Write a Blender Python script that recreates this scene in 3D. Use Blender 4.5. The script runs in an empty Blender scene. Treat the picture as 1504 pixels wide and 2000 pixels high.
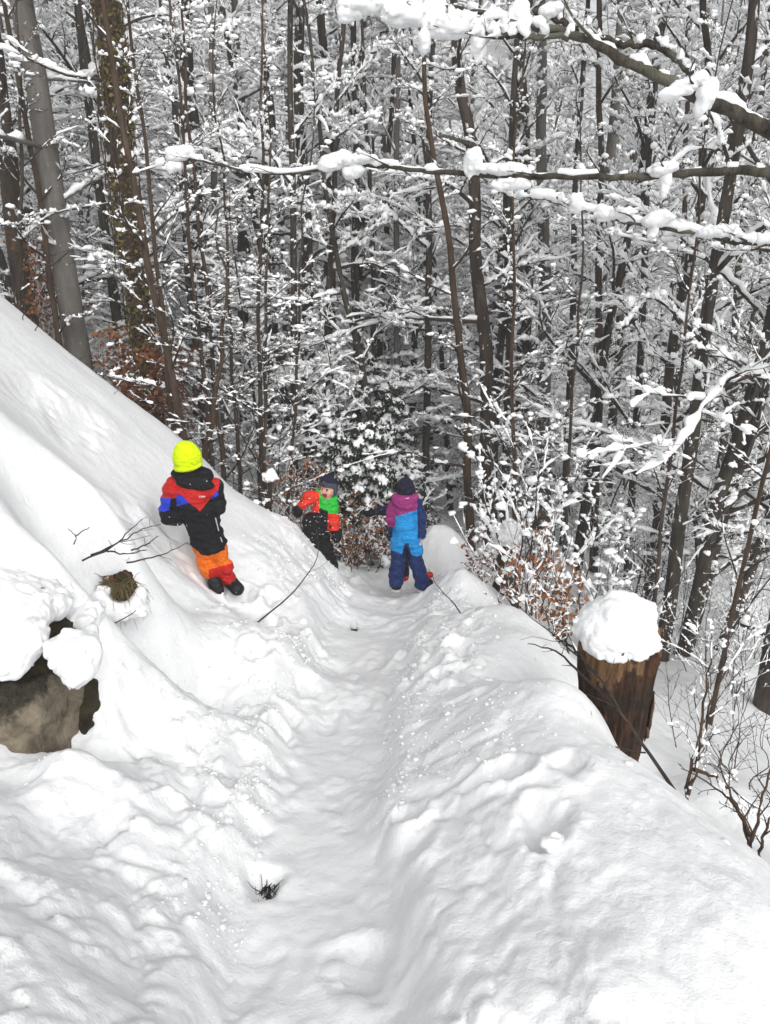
import bpy, math, random
import numpy as np
rng = np.random.default_rng(11)
random.seed(11)
SC = bpy.context.scene
COL = SC.collection

# ------------------------------------------------------------ camera, sky, sun, exposure
PITCH = math.radians(24.0)
FPX = 1503.0
cam_d = bpy.data.cameras.new('camera')
cam = bpy.data.objects.new('camera', cam_d); COL.objects.link(cam)
cam_d.sensor_fit = 'VERTICAL'; cam_d.sensor_height = 24.0; cam_d.lens = 24.0*FPX/2000.0
cam_d.clip_start = 0.05; cam_d.clip_end = 1500
cam.location = (0, 0, 0)
cam.rotation_euler = (math.pi/2-PITCH, 0, 0)
SC.camera = cam

SUN_EL, SUN_AZ = math.radians(42), math.radians(158)       # azimuth from +Y (view direction) towards +X
world = bpy.data.worlds.new('World'); SC.world = world; world.use_nodes = True
nt = world.node_tree; nt.nodes.clear()
wo = nt.nodes.new('ShaderNodeOutputWorld'); bg = nt.nodes.new('ShaderNodeBackground')
sky = nt.nodes.new('ShaderNodeTexSky'); sky.sky_type = 'NISHITA'; sky.sun_disc = False
sky.sun_elevation = SUN_EL; sky.sun_rotation = SUN_AZ
sky.air_density = 1.0; sky.dust_density = 4.0; sky.ozone_density = 1.0
hs = nt.nodes.new('ShaderNodeHueSaturation'); hs.inputs['Saturation'].default_value = 0.10
nt.links.new(sky.outputs[0], hs.inputs['Color']); nt.links.new(hs.outputs[0], bg.inputs[0])
bg.inputs[1].default_value = 0.15
nt.links.new(bg.outputs[0], wo.inputs[0])
sun_d = bpy.data.lights.new('sun', 'SUN'); sun_d.energy = 1.3; sun_d.angle = math.radians(85); sun_d.color = (1, .985, .96)
sun = bpy.data.objects.new('sun', sun_d); COL.objects.link(sun)
# light travels from the sun towards the scene
_dx, _dy, _dz = math.sin(SUN_AZ)*math.cos(SUN_EL), math.cos(SUN_AZ)*math.cos(SUN_EL), math.sin(SUN_EL)
import mathutils
sun.rotation_euler = mathutils.Vector((_dx, _dy, _dz)).to_track_quat('Z', 'Y').to_euler()
vs = SC.view_settings
vs.view_transform = 'Standard'; vs.look = 'None'; vs.gamma = 1; vs.use_curve_mapping = False
vs.exposure = 0.38
try:
    SC.cycles.max_bounces = 8; SC.cycles.diffuse_bounces = 6; SC.cycles.glossy_bounces = 2
    SC.cycles.transparent_max_bounces = 4; SC.cycles.volume_bounces = 0
    SC.cycles.use_denoising = True
except Exception: pass

CT, ST = math.cos(PITCH), math.sin(PITCH)
def U(px, py, y):
    """point on the ray of photo pixel (px, py) at the forward distance y"""
    X = (px-752)/FPX; Y = -(py-1000)/FPX
    f = CT+Y*ST; t = y/f
    return np.array([X*t, y, (-ST+Y*CT)*t])
def depth(y, z): return y*CT - z*ST
def proj(p):
    d = depth(p[1], p[2]); up = p[1]*ST+p[2]*CT
    return 752+FPX*p[0]/d, 1000-FPX*up/d

# ------------------------------------------------------------ noise helpers
def _h(*k):
    n = np.zeros(np.broadcast(*k).shape, dtype=np.uint32)
    for i, a in enumerate(k):
        n = (n ^ (np.asarray(a).astype(np.int64).astype(np.uint32)*np.uint32([374761393, 668265263, 2246822519, 3266489917][i]))) * np.uint32(2654435761)
        n ^= n >> np.uint32(15)
    n *= np.uint32(2246822519); n ^= n >> np.uint32(13)
    return n.astype(np.float64)/4294967295.0
def vnoise2(x, y, seed=0):
    xi, yi = np.floor(x), np.floor(y); fx, fy = x-xi, y-yi
    sx, sy = fx*fx*fx*(fx*(fx*6-15)+10), fy*fy*fy*(fy*(fy*6-15)+10)
    a, b = _h(xi, yi, seed), _h(xi+1, yi, seed); c, d = _h(xi, yi+1, seed), _h(xi+1, yi+1, seed)
    return ((a*(1-sx)+b*sx)*(1-sy)+(c*(1-sx)+d*sx)*sy)*2-1
def fbm2(x, y, oct=4, seed=0):
    s = 0; a = 1; t = 0
    for i in range(oct):
        s = s+a*vnoise2(x+17.3*i, y-9.1*i, seed+i); t += a; a *= .5; x, y = (x*.8-y*.6)*2.03, (x*.6+y*.8)*2.03
    return s/t
def vnoise3(x, y, z, seed=0):
    xi, yi, zi = np.floor(x), np.floor(y), np.floor(z); r = 0
    f = [x-xi, y-yi, z-zi]; s = [q*q*(3-2*q) for q in f]
    for i in (0, 1):
        for j in (0, 1):
            for k in (0, 1):
                w = (s[0] if i else 1-s[0])*(s[1] if j else 1-s[1])*(s[2] if k else 1-s[2])
                r = r+w*_h(xi+i, yi+j, zi+k, seed)
    return r*2-1
def fbm3(p, sc, oct=3, seed=0):
    s = 0; a = 1; t = 0
    for i in range(oct):
        s = s+a*vnoise3(p[..., 0]*sc+3.1*i, p[..., 1]*sc, p[..., 2]*sc, seed+i); t += a; a *= .5; sc *= 2.1
    return s/t
def worley2(x, y, seed=0):
    xi, yi = np.floor(x), np.floor(y); f1 = np.full(x.shape, 9.); idv = np.zeros(x.shape)
    for i in (-1, 0, 1):
        for j in (-1, 0, 1):
            cx, cy = xi+i+_h(xi+i, yi+j, seed), yi+j+_h(xi+i, yi+j, seed+7)
            d = (x-cx)**2+(y-cy)**2; m = d < f1
            f1 = np.where(m, d, f1); idv = np.where(m, _h(xi+i, yi+j, seed+3), idv)
    return np.sqrt(f1), idv
def sstep(a, b, x):
    t = np.clip((x-a)/(b-a), 0, 1); return t*t*(3-2*t)

# ------------------------------------------------------------ object helpers
def tag(o, label=None, cat=None, group=None, kind=None):
    if label: o['label'] = label
    if cat: o['category'] = cat
    if group: o['group'] = group
    if kind: o['kind'] = kind
    return o
def empty(name, loc, label, cat, group=None):
    o = bpy.data.objects.new(name, None); COL.objects.link(o); o.location = loc; o.empty_display_size = .1
    return tag(o, label, cat, group)
def mesh_from(name, V, F, mats=(), fmat=None, smooth=True, off=None):
    """V (n,3); F: array (m,k) or list of such arrays; fmat: material index per face"""
    if not isinstance(F, (list, tuple)): F = [F]
    F = [np.asarray(f, dtype=np.int32) for f in F if len(f)]
    V = np.asarray(V, dtype=np.float64)
    if off is not None: V = V-np.asarray(off)
    me = bpy.data.meshes.new(name)
    loops = np.concatenate([f.ravel() for f in F]); tot = np.concatenate([np.full(len(f), f.shape[1], np.int32) for f in F])
    st = np.zeros(len(tot), np.int32); st[1:] = np.cumsum(tot)[:-1]
    me.vertices.add(len(V)); me.vertices.foreach_set('co', V.astype(np.float32).ravel())
    me.loops.add(len(loops)); me.loops.foreach_set('vertex_index', loops)
    me.polygons.add(len(tot)); me.polygons.foreach_set('loop_start', st)
    if smooth: me.polygons.foreach_set('use_smooth', np.ones(len(tot), bool))
    for m in (mats if isinstance(mats, (list, tuple)) else [mats]): me.materials.append(m)
    if fmat is not None: me.polygons.foreach_set('material_index', np.asarray(fmat, np.int32))
    me.update(calc_edges=True)
    return me
def obj(name, me, parent=None, loc=None):
    o = bpy.data.objects.new(name, me); COL.objects.link(o)
    if parent is not None: o.parent = parent
    if loc is not None: o.location = loc
    return o

# ------------------------------------------------------------ materials
def mat(name, rough=.8):
    m = bpy.data.materials.new(name); m.use_nodes = True
    b = m.node_tree.nodes['Principled BSDF']; b.inputs['Roughness'].default_value = rough
    b.inputs['Specular IOR Level'].default_value = .25
    return m, m.node_tree, b
def N(t, kind, **kw):
    n = t.nodes.new(kind)
    for k, v in kw.items():
        if k in n.inputs.keys(): n.inputs[k].default_value = v
        else: setattr(n, k, v)
    return n
def ramp(t, fac, stops):
    r = t.nodes.new('ShaderNodeValToRGB'); e = r.color_ramp.elements
    while len(e) < len(stops): e.new(.5)
    for q, (p, c) in zip(e, stops): q.position = p; q.color = (*c, 1)
    t.links.new(fac, r.inputs[0]); return r.outputs[0]
def noise_tex(t, scale, detail=4, rough=.6, vec=None, dist=0):
    n = N(t, 'ShaderNodeTexNoise', Scale=scale, Detail=detail, Roughness=rough, Distortion=dist)
    if vec is not None: t.links.new(vec, n.inputs['Vector'])
    return n.outputs['Fac']
def mixc(t, fac, a, b):
    m = t.nodes.new('ShaderNodeMix'); m.data_type = 'RGBA'
    if isinstance(fac, float): m.inputs[0].default_value = fac
    else: t.links.new(fac, m.inputs[0])
    for i, c in ((6, a), (7, b)):
        if isinstance(c, tuple): m.inputs[i].default_value = (*c, 1)
        else: t.links.new(c, m.inputs[i])
    return m.outputs[2]
def bump(t, b, h, strength=.5, dist=.01):
    n = N(t, 'ShaderNodeBump', Strength=strength, Distance=dist); t.links.new(h, n.inputs['Height']); t.links.new(n.outputs[0], b.inputs['Normal'])

def snow_mat(name, grain=True):
    m, t, b = mat(name, .65)
    tc = t.nodes.new('ShaderNodeTexCoord'); v = tc.outputs['Object']
    if grain:
        n1 = noise_tex(t, 14, 6, .7, v, .3); n2 = noise_tex(t, 130, 3, .7, v)
        c = ramp(t, n1, [(.3, (.735, .745, .755)), (.7, (.80, .805, .81))])
        t.links.new(c, b.inputs['Base Color'])
        vo = N(t, 'ShaderNodeTexVoronoi', Scale=46.0); vo.feature = 'SMOOTH_F1'; t.links.new(v, vo.inputs['Vector'])
        vr = N(t, 'ShaderNodeMapRange'); t.links.new(noise_tex(t, 6, 3, .6, v), vr.inputs[0]); vr.inputs[1].default_value = .5; vr.inputs[2].default_value = .66; vr.inputs[3].default_value = 0; vr.inputs[4].default_value = -.5
        cr = N(t, 'ShaderNodeMath', operation='MULTIPLY'); t.links.new(vo.outputs['Distance'], cr.inputs[0]); t.links.new(vr.outputs[0], cr.inputs[1])
        ad = N(t, 'ShaderNodeMath', operation='MULTIPLY_ADD'); t.links.new(n2, ad.inputs[0]); ad.inputs[1].default_value = .30; t.links.new(n1, ad.inputs[2])
        a2 = N(t, 'ShaderNodeMath', operation='ADD'); t.links.new(ad.outputs[0], a2.inputs[0]); t.links.new(cr.outputs[0], a2.inputs[1])
        bump(t, b, a2.outputs[0], .42, .022)
    else:
        b.inputs['Base Color'].default_value = (.925, .93, .935, 1)
    b.inputs['Specular IOR Level'].default_value = .15
    return m
M_SNOW = snow_mat('packed_snow'); M_FLUFF = snow_mat('branch_snow', False)

def bark_mat(name, dark, light, sc=9, flecks=.62, moss=None):
    m, t, b = mat(name, .9)
    tc = t.nodes.new('ShaderNodeTexCoord'); mp = N(t, 'ShaderNodeMapping'); mp.inputs['Scale'].default_value = (1, 1, .25)
    t.links.new(tc.outputs['Object'], mp.inputs['Vector']); v = mp.outputs[0]
    n1 = noise_tex(t, sc, 6, .65, v); c = ramp(t, n1, [(.32, dark), (.68, light)])
    if moss: c = mixc(t, ramp(t, noise_tex(t, 3.1, 4, .6, tc.outputs['Object']), [(.5, (0, 0, 0)), (.62, (1, 1, 1))]), c, moss)
    # snow blown onto the bark
    mp2 = N(t, 'ShaderNodeMapping'); mp2.inputs['Scale'].default_value = (1, 1, .55); t.links.new(tc.outputs['Object'], mp2.inputs['Vector'])
    f = ramp(t, noise_tex(t, 11, 5, .62, mp2.outputs[0], .4), [(flecks+.01, (0, 0, 0)), (flecks+.05, (1, 1, 1))])
    c = mixc(t, f, c, (.86, .87, .88)); t.links.new(c, b.inputs['Base Color'])
    bump(t, b, noise_tex(t, sc*4, 4, .7, v), .8, .02)
    return m
M_BARK = bark_mat('dark_bark', (.018, .014, .011), (.085, .07, .055))
M_BARKR = bark_mat('brown_bark', (.020, .014, .011), (.088, .064, .047))
M_BEECH = bark_mat('grey_beech_bark', (.085, .077, .068), (.20, .185, .165), 5, .66)
M_MOSSY = bark_mat('mossy_bark', (.014, .012, .009), (.10, .088, .066), 26, .70, (.13, .125, .095))
M_TWIG = bark_mat('twig_bark', (.022, .016, .012), (.075, .055, .042), 14, .9)
M_STEM = bark_mat('reddish_stem_bark', (.03, .019, .012), (.095, .062, .04), 12, .7)

# ------------------------------------------------------------ the snow-covered ground
PATH = np.array([  # y, x, half width
 (-1.5, -.2, .3), (.3, -.18, .26), (1.1, -.17, .24), (1.9, -.25, .23), (2.7, -.25, .25), (4.27, -.20, .31), (5.8, -.09, .36), (7.0, .02, .42), (7.9, -.02, .45), (8.7, -.25, .5), (9.6, -.7, .5)])
def path_x(y): return np.interp(y, PATH[:, 0], PATH[:, 1])
def path_w(y): return 1.18*np.interp(y, PATH[:, 0], PATH[:, 2])
def path_z(y): return -(1.5+.357*y)
CP = []
for y in (-1.5, .3, 1.1, 1.9, 2.7, 3.5, 4.3, 5.1, 5.8, 6.5, 7.2, 8.0, 8.7, 9.6):
    for s in (-1, 0, 1): CP.append((path_x(y)+s*path_w(y)*.85, y, path_z(y)+(.03 if s else 0)))
for q in [  # left bank and slope
 (0, 1990, .9), (0, 1600, 1.7), (180, 1500, 2.25), (210, 1330, 3.1), (300, 1250, 3.55), (450, 1250, 3.9), (560, 1250, 4.2), (270, 1150, 4.1),
 (400, 1170, 4.75), (440, 1158, 5.3), (560, 1150, 5.5), (650, 1150, 6.1), (300, 1000, 5.6), (200, 950, 5.3), (150, 800, 6.0), (30, 650, 6.5), (330, 1100, 5.0),
 (0, 580, 8.5), (150, 710, 8.2), (270, 800, 7.9), (370, 870, 7.6), (450, 950, 7.4), (540, 1003, 7.3), (600, 1052, 7.2), (655, 1103, 7.0),
 (150, 775, 10), (270, 860, 9.6), (370, 935, 9.4), (450, 1005, 9.2), (540, 1060, 9.0),
 (100, 900, 3.6), (200, 1000, 3.6), (255, 1045, 3.6), (30, 1000, 3.0), (50, 1150, 2.7), (150, 1100, 2.9), (165, 1195, 2.75), (100, 1530, 1.98), (160, 1465, 2.12), (40, 1560, 1.93), (0, 800, 3.9),
 (300, 1100, 4.45), (250, 1215, 3.4), (330, 1500, 2.45), (250, 1700, 1.75), (350, 1350, 3.0),
 # right berm, its edge, the drop and the valley
 (1000, 1500, 2.16), (1400, 1660, 1.73), (1250, 1510, 2.27), (1160, 1390, 2.95), (1040, 1250, 4.1), (1000, 1190, 4.87), (900, 1110, 6.7), (855, 1020, 8.3), (1504, 1800, 1.4),
 (900, 1320, 3.75), (930, 1230, 4.5), (850, 1420, 2.85), (900, 1700, 1.7), (1050, 1900, 1.2), (1250, 1750, 1.45),
 (1400, 1530, 3.2), (1470, 1680, 2.3), (1450, 1300, 7.8), (1350, 1350, 6.5), (1100, 1100, 11), (950, 1050, 12), (1450, 1100, 15.2), (1300, 1000, 20), (1450, 950, 22), (1100, 950, 22),
 (800, 930, 24), (560, 905, 14), (450, 862, 13), (620, 985, 11.5), (760, 1050, 11), (300, 770, 15), (100, 610, 16)]:
    CP.append(tuple(U(*q)))
CP += [(1.17, 3.15, -2.95), (1.3, 2.75, -2.85), (1.75, 1.4, -2.55), (2.0, 2.0, -2.9), (1.6, 4.5, -3.6), (1.7, 6.5, -4.5), (1.6, 8.5, -5.2), (3, 1, -3.3), (6, 3, -6.3), (10, 8, -8), (2, -1, -2.2), (1, -1, -.95), (-1, -1, -.75), (-3, -1, .6),
 (-4, 2, .9), (-6, 4, 1.8), (-6, 8, .6), (-12, 12, 2.5), (-12, 20, 1.), (-20, 30, 1), (0, 32, -10.3), (20, 32, -10.3), (-10, 34, -7), (0, 46, -5.5), (0, 72, 9), (0, 115, 36), (-40, 62, 14), (52, 62, 5),
 (-90, 115, 45), (95, 115, 33), (28, 20, -9.5), (14, 14, -9), (-30, 8, 9), (30, 4, -9)]
CP = np.array(CP)
def _uv(x, y): return x/(y+3.5), np.log(y+3.5)
_u, _v = _uv(CP[:, 0], CP[:, 1]); _w = CP[:, 2]/(CP[:, 1]+3.5)
def _k(du, dv): return np.sqrt(du*du+dv*dv+.0016)
_A = _k(_u[:, None]-_u[None], _v[:, None]-_v[None]); _n = len(CP)
_P = np.stack([np.ones(_n), _u, _v], 1)
_S = np.block([[_A+0*np.eye(_n), _P], [_P.T, np.zeros((3, 3))]])
_c = np.linalg.solve(_S+np.diag([-1e-3]*_n+[0]*3), np.concatenate([_w, np.zeros(3)]))
def base_h(x, y):
    x = np.asarray(x, float); y = np.asarray(y, float); u, v = _uv(x, y); r = _c[_n]+_c[_n+1]*u+_c[_n+2]*v
    for i in range(_n): r = r+_c[i]*_k(u-_u[i], v-_v[i])
    return r*(y+3.5)
def ground_h(x, y): return float(base_h(np.array([x]), np.array([y]))[0])

DENTS = []      # x, y, radius along x, radius along y, depth, rim
def dent(px, py, yy, rx, ry, d, rim=.25):
    q = U(px, py, yy); DENTS.append((q[0], q[1], rx, ry, d, rim))
dent(468, 1150, 5.25, .11, .10, .13); dent(420, 1150, 5.28, .10, .08, .08); dent(515, 1680, 1.93, .06, .085, .07, .1)
dent(215, 1480, 2.35, .06, .05, .06); dent(330, 1040, 5.55, .12, .14, .10); dent(120, 1085, 2.95, .1, .1, -.02); dent(335, 985, 5.6, .12, .1, .1)
dent(500, 1500, 2.6, .09, .12, .05); dent(545, 1420, 3.1, .07, .1, .06); dent(600, 1330, 3.8, .06, .1, .05); dent(235, 1150, 3.46, .15, .14, .15, .1)
dent(455, 1590, 2.2, .1, .1, .05); dent(700, 1830, 1.5, .08, .1, .04); dent(1050, 1660, 1.8, .07, .09, .05); dent(1100, 1560, 2.1, .06, .08, .04)
dent(15, 840, 4.3, .17, .2, .12, .15); dent(195, 890, 4.9, .10, .3, .07, .3); dent(140, 780, 5.8, .12, .35, .06, .3); dent(60, 740, 5.6, .1, .3, .05, .3)
_rs = np.random.default_rng(5)
for i in range(46):   # footprints along the trodden path
    y = _rs.uniform(1.0, 8.2); DENTS.append((path_x(y)+_rs.choice([-1, 1])*_rs.uniform(.02, .2), y, _rs.uniform(.05, .07), _rs.uniform(.11, .15), _rs.uniform(.008, .02), .35))
for i in range(50):   # kicked holes in the trampled banks
    y = _rs.uniform(1.9, 7.0); s = _rs.choice([-1, 1]); DENTS.append((path_x(y)+s*_rs.uniform(.3, .8), y, _rs.uniform(.04, .09), _rs.uniform(.05, .11), _rs.uniform(.015, .05), .5))
def ground_full(x, y):
    z = base_h(x, y); near = 1-sstep(9, 13, y)
    xc, w = path_x(y), path_w(y); d = np.abs(x-xc); wob = .12*fbm2(x*1.7, y*1.7, 2, 3)
    onpath = 1-sstep(w*.75, w*1.25, d+wob)
    tr = sstep(.1, .35, d+wob)*(1-sstep(.75, 1.25, np.where(x > xc, (d+wob)*1.25, d+wob*2)))*near       # trampled lumps beside the path
    tr = np.maximum(tr, .8*np.exp(-(((x+1.2)/.65)**2+((y-5.1)/.6)**2)))
    tr = tr*(.5+.5*sstep(-.25, .3, fbm2(x*1.1+5, y*1.1, 2, 9)))
    tr = tr*(1-.8*np.exp(-(((x-.1)/.45)**2+((y-6.5)/.8)**2)))
    z = z-.11*np.exp(-(((x+.52)/.22)**2+((y-6.85)/.3)**2))
    z = z-.125*np.exp(-(((x-.18)/.4)**2+((y-6.75)/.55)**2))
    # soft drifts
    z = z+.06*fbm2(x*.9, y*.9, 3, 21)*sstep(.3, .9, d)+.012*fbm2(x*4, y*4, 3, 31)*near
    # trampled chunks at three sizes
    wx, wy = x+.07*fbm2(x*5, y*5, 2, 41)+.02*fbm2(x*19, y*19, 2, 42), y+.07*fbm2(x*5+9, y*5, 2, 43)
    bil = lambda f, sd: np.abs(vnoise2(wx*f+3.7*sd, wy*f*.62-1.9*sd, sd))*1.6
    f1, i1 = worley2(wx*4.6, wy*3.0, 1); f3, i3 = worley2(wx*21, wy*14, 3)
    c1 = (1-np.clip(f1/.75, 0, 1)**3)*np.maximum(i1-.35, -.1); c3 = (1-np.clip(f3/.7, 0, 1)**2)*np.maximum(i3-.45, 0)
    z = z+tr*(.06*c1+.040*bil(3.1, 101)+.036*bil(6.8, 102)+.022*bil(14, 103)+.012*bil(31, 104)+.022*c3*sstep(0, .4, fbm2(x*2.3, y*2.3, 2, 67)))-.03*tr
    z = z+onpath*(.009*fbm2(x*4, y*2.4, 3, 61)+.0022*vnoise2(wx*6, wy*24, 62)+.0022*vnoise2(wx*16, wy*44, 63)-.045+.016*c3*sstep(.1, .5, fbm2(x*2, y*2, 2, 66)))
    z = z-(.052*(1-sstep(w*.82, w*1.12, d+wob*.55+.03*fbm2(x*8, y*8, 2, 87)))-.02*np.exp(-((d+wob*.55-w*1.2)/.07)**2))*(1-sstep(5.6, 7.0, y))*sstep(.2, 1., y)
    ripple = (1-tr)*(1-onpath)*near
    z = z+ripple*(.0035*fbm2(x*22, y*16, 3, 71)+.007*sstep(.3, .7, np.where(x > xc, d, 0))*fbm2((x+.35*y)*26, (y-.35*x)*7, 3, 73)+.008*np.maximum(c3, 0)*sstep(.15, .5, fbm2(x*1.3, y*1.3, 2, 77)))
    z = z-.03*sstep(0, .3, -np.abs(d-w*1.1)+.08)*near*(.5+.5*fbm2(x*5, y*5, 2, 81))
    for (cx, cy, rx, ry, dd, rim) in DENTS:
        m = (np.abs(x-cx) < rx*3) & (np.abs(y-cy) < ry*3)
        if not m.any(): continue
        qx, qy = x[m]+rx*.55*fbm2(x[m]*.7/rx, y[m]*.7/rx, 3, 91), y[m]+ry*.55*fbm2(x[m]*.7/rx+5, y[m]*.7/rx, 3, 92)
        r2 = ((qx-cx)/rx)**2+((qy-cy)/ry)**2
        z[m] += -dd*np.exp(-r2**2.2)+rim*dd*np.exp(-(np.sqrt(r2)-1.55)**2*7)
    return z
vv = np.concatenate([np.arange(math.log(2.2), math.log(12.2), .0029), np.arange(math.log(12.2)+.003, math.log(16.5), .0055), np.geomspace(16.5, 150, 90, endpoint=True)[1:] * 0 + np.log(np.geomspace(16.5, 150, 90)[1:])])
uu = np.concatenate([np.linspace(-2.2, -.62, 34)[:-1], np.arange(-.62, .56, .0029), np.linspace(.56, 2.2, 36)])
GY = (np.exp(vv)-3.5)[:, None]+np.zeros((1, len(uu))); GX = uu[None]*(GY+3.5)
GZ = ground_full(GX.ravel(), GY.ravel()).reshape(GX.shape)
nr, nc = GX.shape
GV = np.stack([GX, GY, GZ], -1).reshape(-1, 3)
ii = (np.arange(nr-1)[:, None]*nc+np.arange(nc-1)[None]).ravel()
GF = np.stack([ii, ii+1, ii+nc+1, ii+nc], 1)
# smooth normals of the whole sheet, so that the split below leaves no seam
e1 = np.gradient(GV.reshape(nr, nc, 3), axis=1); e0 = np.gradient(GV.reshape(nr, nc, 3), axis=0)
GN = np.cross(e1, e0).reshape(-1, 3); GN /= np.linalg.norm(GN, axis=1)[:, None]
fc = GV[GF].mean(1)
is_path = (np.abs(fc[:, 0]-path_x(fc[:, 1])+.06*fbm2(fc[:, 0]*3, fc[:, 1]*3, 2, 5)) < path_w(fc[:, 1])*1.05) & (fc[:, 1] < 9.4)
def sub_sheet(name, mask, kind='structure'):
    F = GF[mask]; used, inv = np.unique(F.ravel(), return_inverse=True)
    me = mesh_from(name, GV[used], inv.reshape(-1, 4), M_SNOW)
    me.normals_split_custom_set_from_vertices(GN[used].tolist())
    return tag(obj(name, me), kind=kind)
sub_sheet('snowy_ground', ~is_path); sub_sheet('trodden_snow_path', is_path)

# ------------------------------------------------------------ tubes, branches and the snow lying on them
def frames(P):
    T = np.gradient(P, axis=1); T /= np.linalg.norm(T, axis=2, keepdims=True)+1e-9
    ref = np.where((np.abs(T[..., 2:3]) > .9), np.array([1., 0, 0]), np.array([0, 0, 1.]))
    S = np.cross(T, ref); S /= np.linalg.norm(S, axis=2, keepdims=True)+1e-9
    return T, S, np.cross(S, T)
def sweep(P, R, sides, ecc=None, jit=0, rs=None):
    """tubes round B polylines P (B,N,3) with radii R (B,N); returns verts, quads"""
    B, n, _ = P.shape; T, S, Q = frames(P)
    a = np.arange(sides)*2*math.pi/sides+.4
    ca, sa = np.cos(a)[None, None, :, None], np.sin(a)[None, None, :, None]
    rr = R[:, :, None, None]*np.ones((1, 1, sides, 1))
    if jit: rr = rr*(1+jit*rs.uniform(-1, 1, rr.shape))
    ey = 1 if ecc is None else ecc
    V = P[:, :, None]+rr*(ca*S[:, :, None]+ey*sa*Q[:, :, None])
    b = (np.arange(B)*n*sides)[:, None, None]; i = (np.arange(n-1)*sides)[None, :, None]; k = np.arange(sides)[None, None]
    k2 = (k+1) % sides
    F = np.stack([b+i+k, b+i+k2, b+i+sides+k2, b+i+sides+k], -1).reshape(-1, 4)
    return V.reshape(-1, 3), F
def resample(P, M):
    n = P.shape[1]; s = np.linspace(0, n-1.001, M); i = s.astype(int); f = (s-i)[None, :, None]
    return P[:, i]*(1-f)+P[:, i+1]*f
def snow_on(P, R, M, width, rs, cover=.8, sides=5, rag=1.):
    """lumpy ridges of snow on top of B polylines"""
    Q = resample(P, M); Rr = resample(R[..., None], M)[..., 0]
    T = np.gradient(Q, axis=1); T /= np.linalg.norm(T, axis=2, keepdims=True)+1e-9
    flat = np.clip(1.15*np.sqrt(1-np.clip(T[..., 2]**2, 0, 1))-.25, 0, 1)
    B = len(P)
    lump = rs.uniform(-.45, 1.25, (B, M)); lump = .5+rag*(.72*lump+.28*np.roll(lump, 1, 1)-.5)
    gate = np.repeat(rs.uniform(0, 1, (B, (M+1)//2)), 2, axis=1)[:, :M]
    keep = sstep(1-cover-.1, 1-cover+.12, gate)
    r = width*(.38+.95*np.clip(lump, 0, 1.2))*flat*keep*rs.uniform(.7, 1.25, (B, 1))
    r[:, 0] *= .25; r[:, -1] *= .4
    r = np.maximum(r, 1e-4); Q = Q.copy()
    # blunt ends: the empty point next to a lump closes up to it
    nx = np.roll(r, -1, 1); pv = np.roll(r, 1, 1); nx[:, -1] = 0; pv[:, 0] = 0
    a = (nx > 4*r) & (pv <= 4*r); b = (pv > 4*r) & (nx <= 4*r); Q0 = Q.copy()
    Q = np.where(a[..., None], Q0+.72*(np.roll(Q0, -1, 1)-Q0), Q); Q = np.where(b[..., None], Q0+.72*(np.roll(Q0, 1, 1)-Q0), Q); r = np.where(a | b, np.maximum(r, .3*np.maximum(nx*a, pv*b)), r)
    Q = Q; Q[..., 2] += Rr*.5+r*.62; Q[..., :2] += rs.normal(0, .2, (B, M, 2))*r[..., None]
    return sweep(Q, r*.9, sides, 1.12, .3, rs)
class MB:
    def __init__(self): self.V = []; self.F = []; self.M = []; self.n = 0
    def add(self, V, F, m=0):
        self.V.append(V); self.F.append(F+self.n); self.M.append(np.full(len(F), m, np.int32)); self.n += len(V); return self
    def mesh(self, name, mats, off=None, smooth=True):
        ks = sorted({f.shape[1] for f in self.F})
        F = []; M = []
        for k in ks:
            F.append(np.concatenate([f for f in self.F if f.shape[1] == k])); M.append(np.concatenate([m for f, m in zip(self.F, self.M) if f.shape[1] == k]))
        return mesh_from(name, np.concatenate(self.V), F, mats, np.concatenate(M), smooth, off)
_t = (1+5**.5)/2
ICO_V = np.array([(-1, _t, 0), (1, _t, 0), (-1, -_t, 0), (1, -_t, 0), (0, -1, _t), (0, 1, _t), (0, -1, -_t), (0, 1, -_t), (_t, 0, -1), (_t, 0, 1), (-_t, 0, -1), (-_t, 0, 1)])/math.hypot(1, _t)
ICO_F = np.array([(0, 11, 5), (0, 5, 1), (0, 1, 7), (0, 7, 10), (0, 10, 11), (1, 5, 9), (5, 11, 4), (11, 10, 2), (10, 7, 6), (7, 1, 8), (3, 9, 4), (3, 4, 2), (3, 2, 6), (3, 6, 8), (3, 8, 9), (4, 9, 5), (2, 4, 11), (6, 2, 10), (8, 6, 7), (9, 8, 1)])
def ico2():
    V = [tuple(v) for v in ICO_V]; F = []; c = {}
    def mid(a, b):
        k = (min(a, b), max(a, b))
        if k not in c:
            m = (np.array(V[a])+np.array(V[b]))/2; V.append(tuple(m/np.linalg.norm(m))); c[k] = len(V)-1
        return c[k]
    for a, b, d in ICO_F:
        x, y, z = mid(a, b), mid(b, d), mid(d, a); F += [(a, x, z), (b, y, x), (d, z, y), (x, y, z)]
    return np.array(V), np.array(F)
ICO2_V, ICO2_F = ico2()
def blobs(C, R, rs, jit=.3, V0=None, F0=None, squash=.8):
    V0 = ICO_V if V0 is None else V0; F0 = ICO_F if F0 is None else F0
    n = len(C); S = R[:, None, None]*(1+jit*rs.uniform(-1, 1, (n, len(V0), 1)))*np.concatenate([rs.uniform(.7, 1.35, (n, 1, 2)), rs.uniform(.6, 1.1, (n, 1, 1))*squash], 2)
    V = C[:, None]+V0[None]*S
    F = (np.arange(n)*len(V0))[:, None, None]+F0[None]
    return V.reshape(-1, 3), F.reshape(-1, 3)
def unit(v): return v/(np.linalg.norm(v, axis=-1, keepdims=True)+1e-9)
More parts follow.
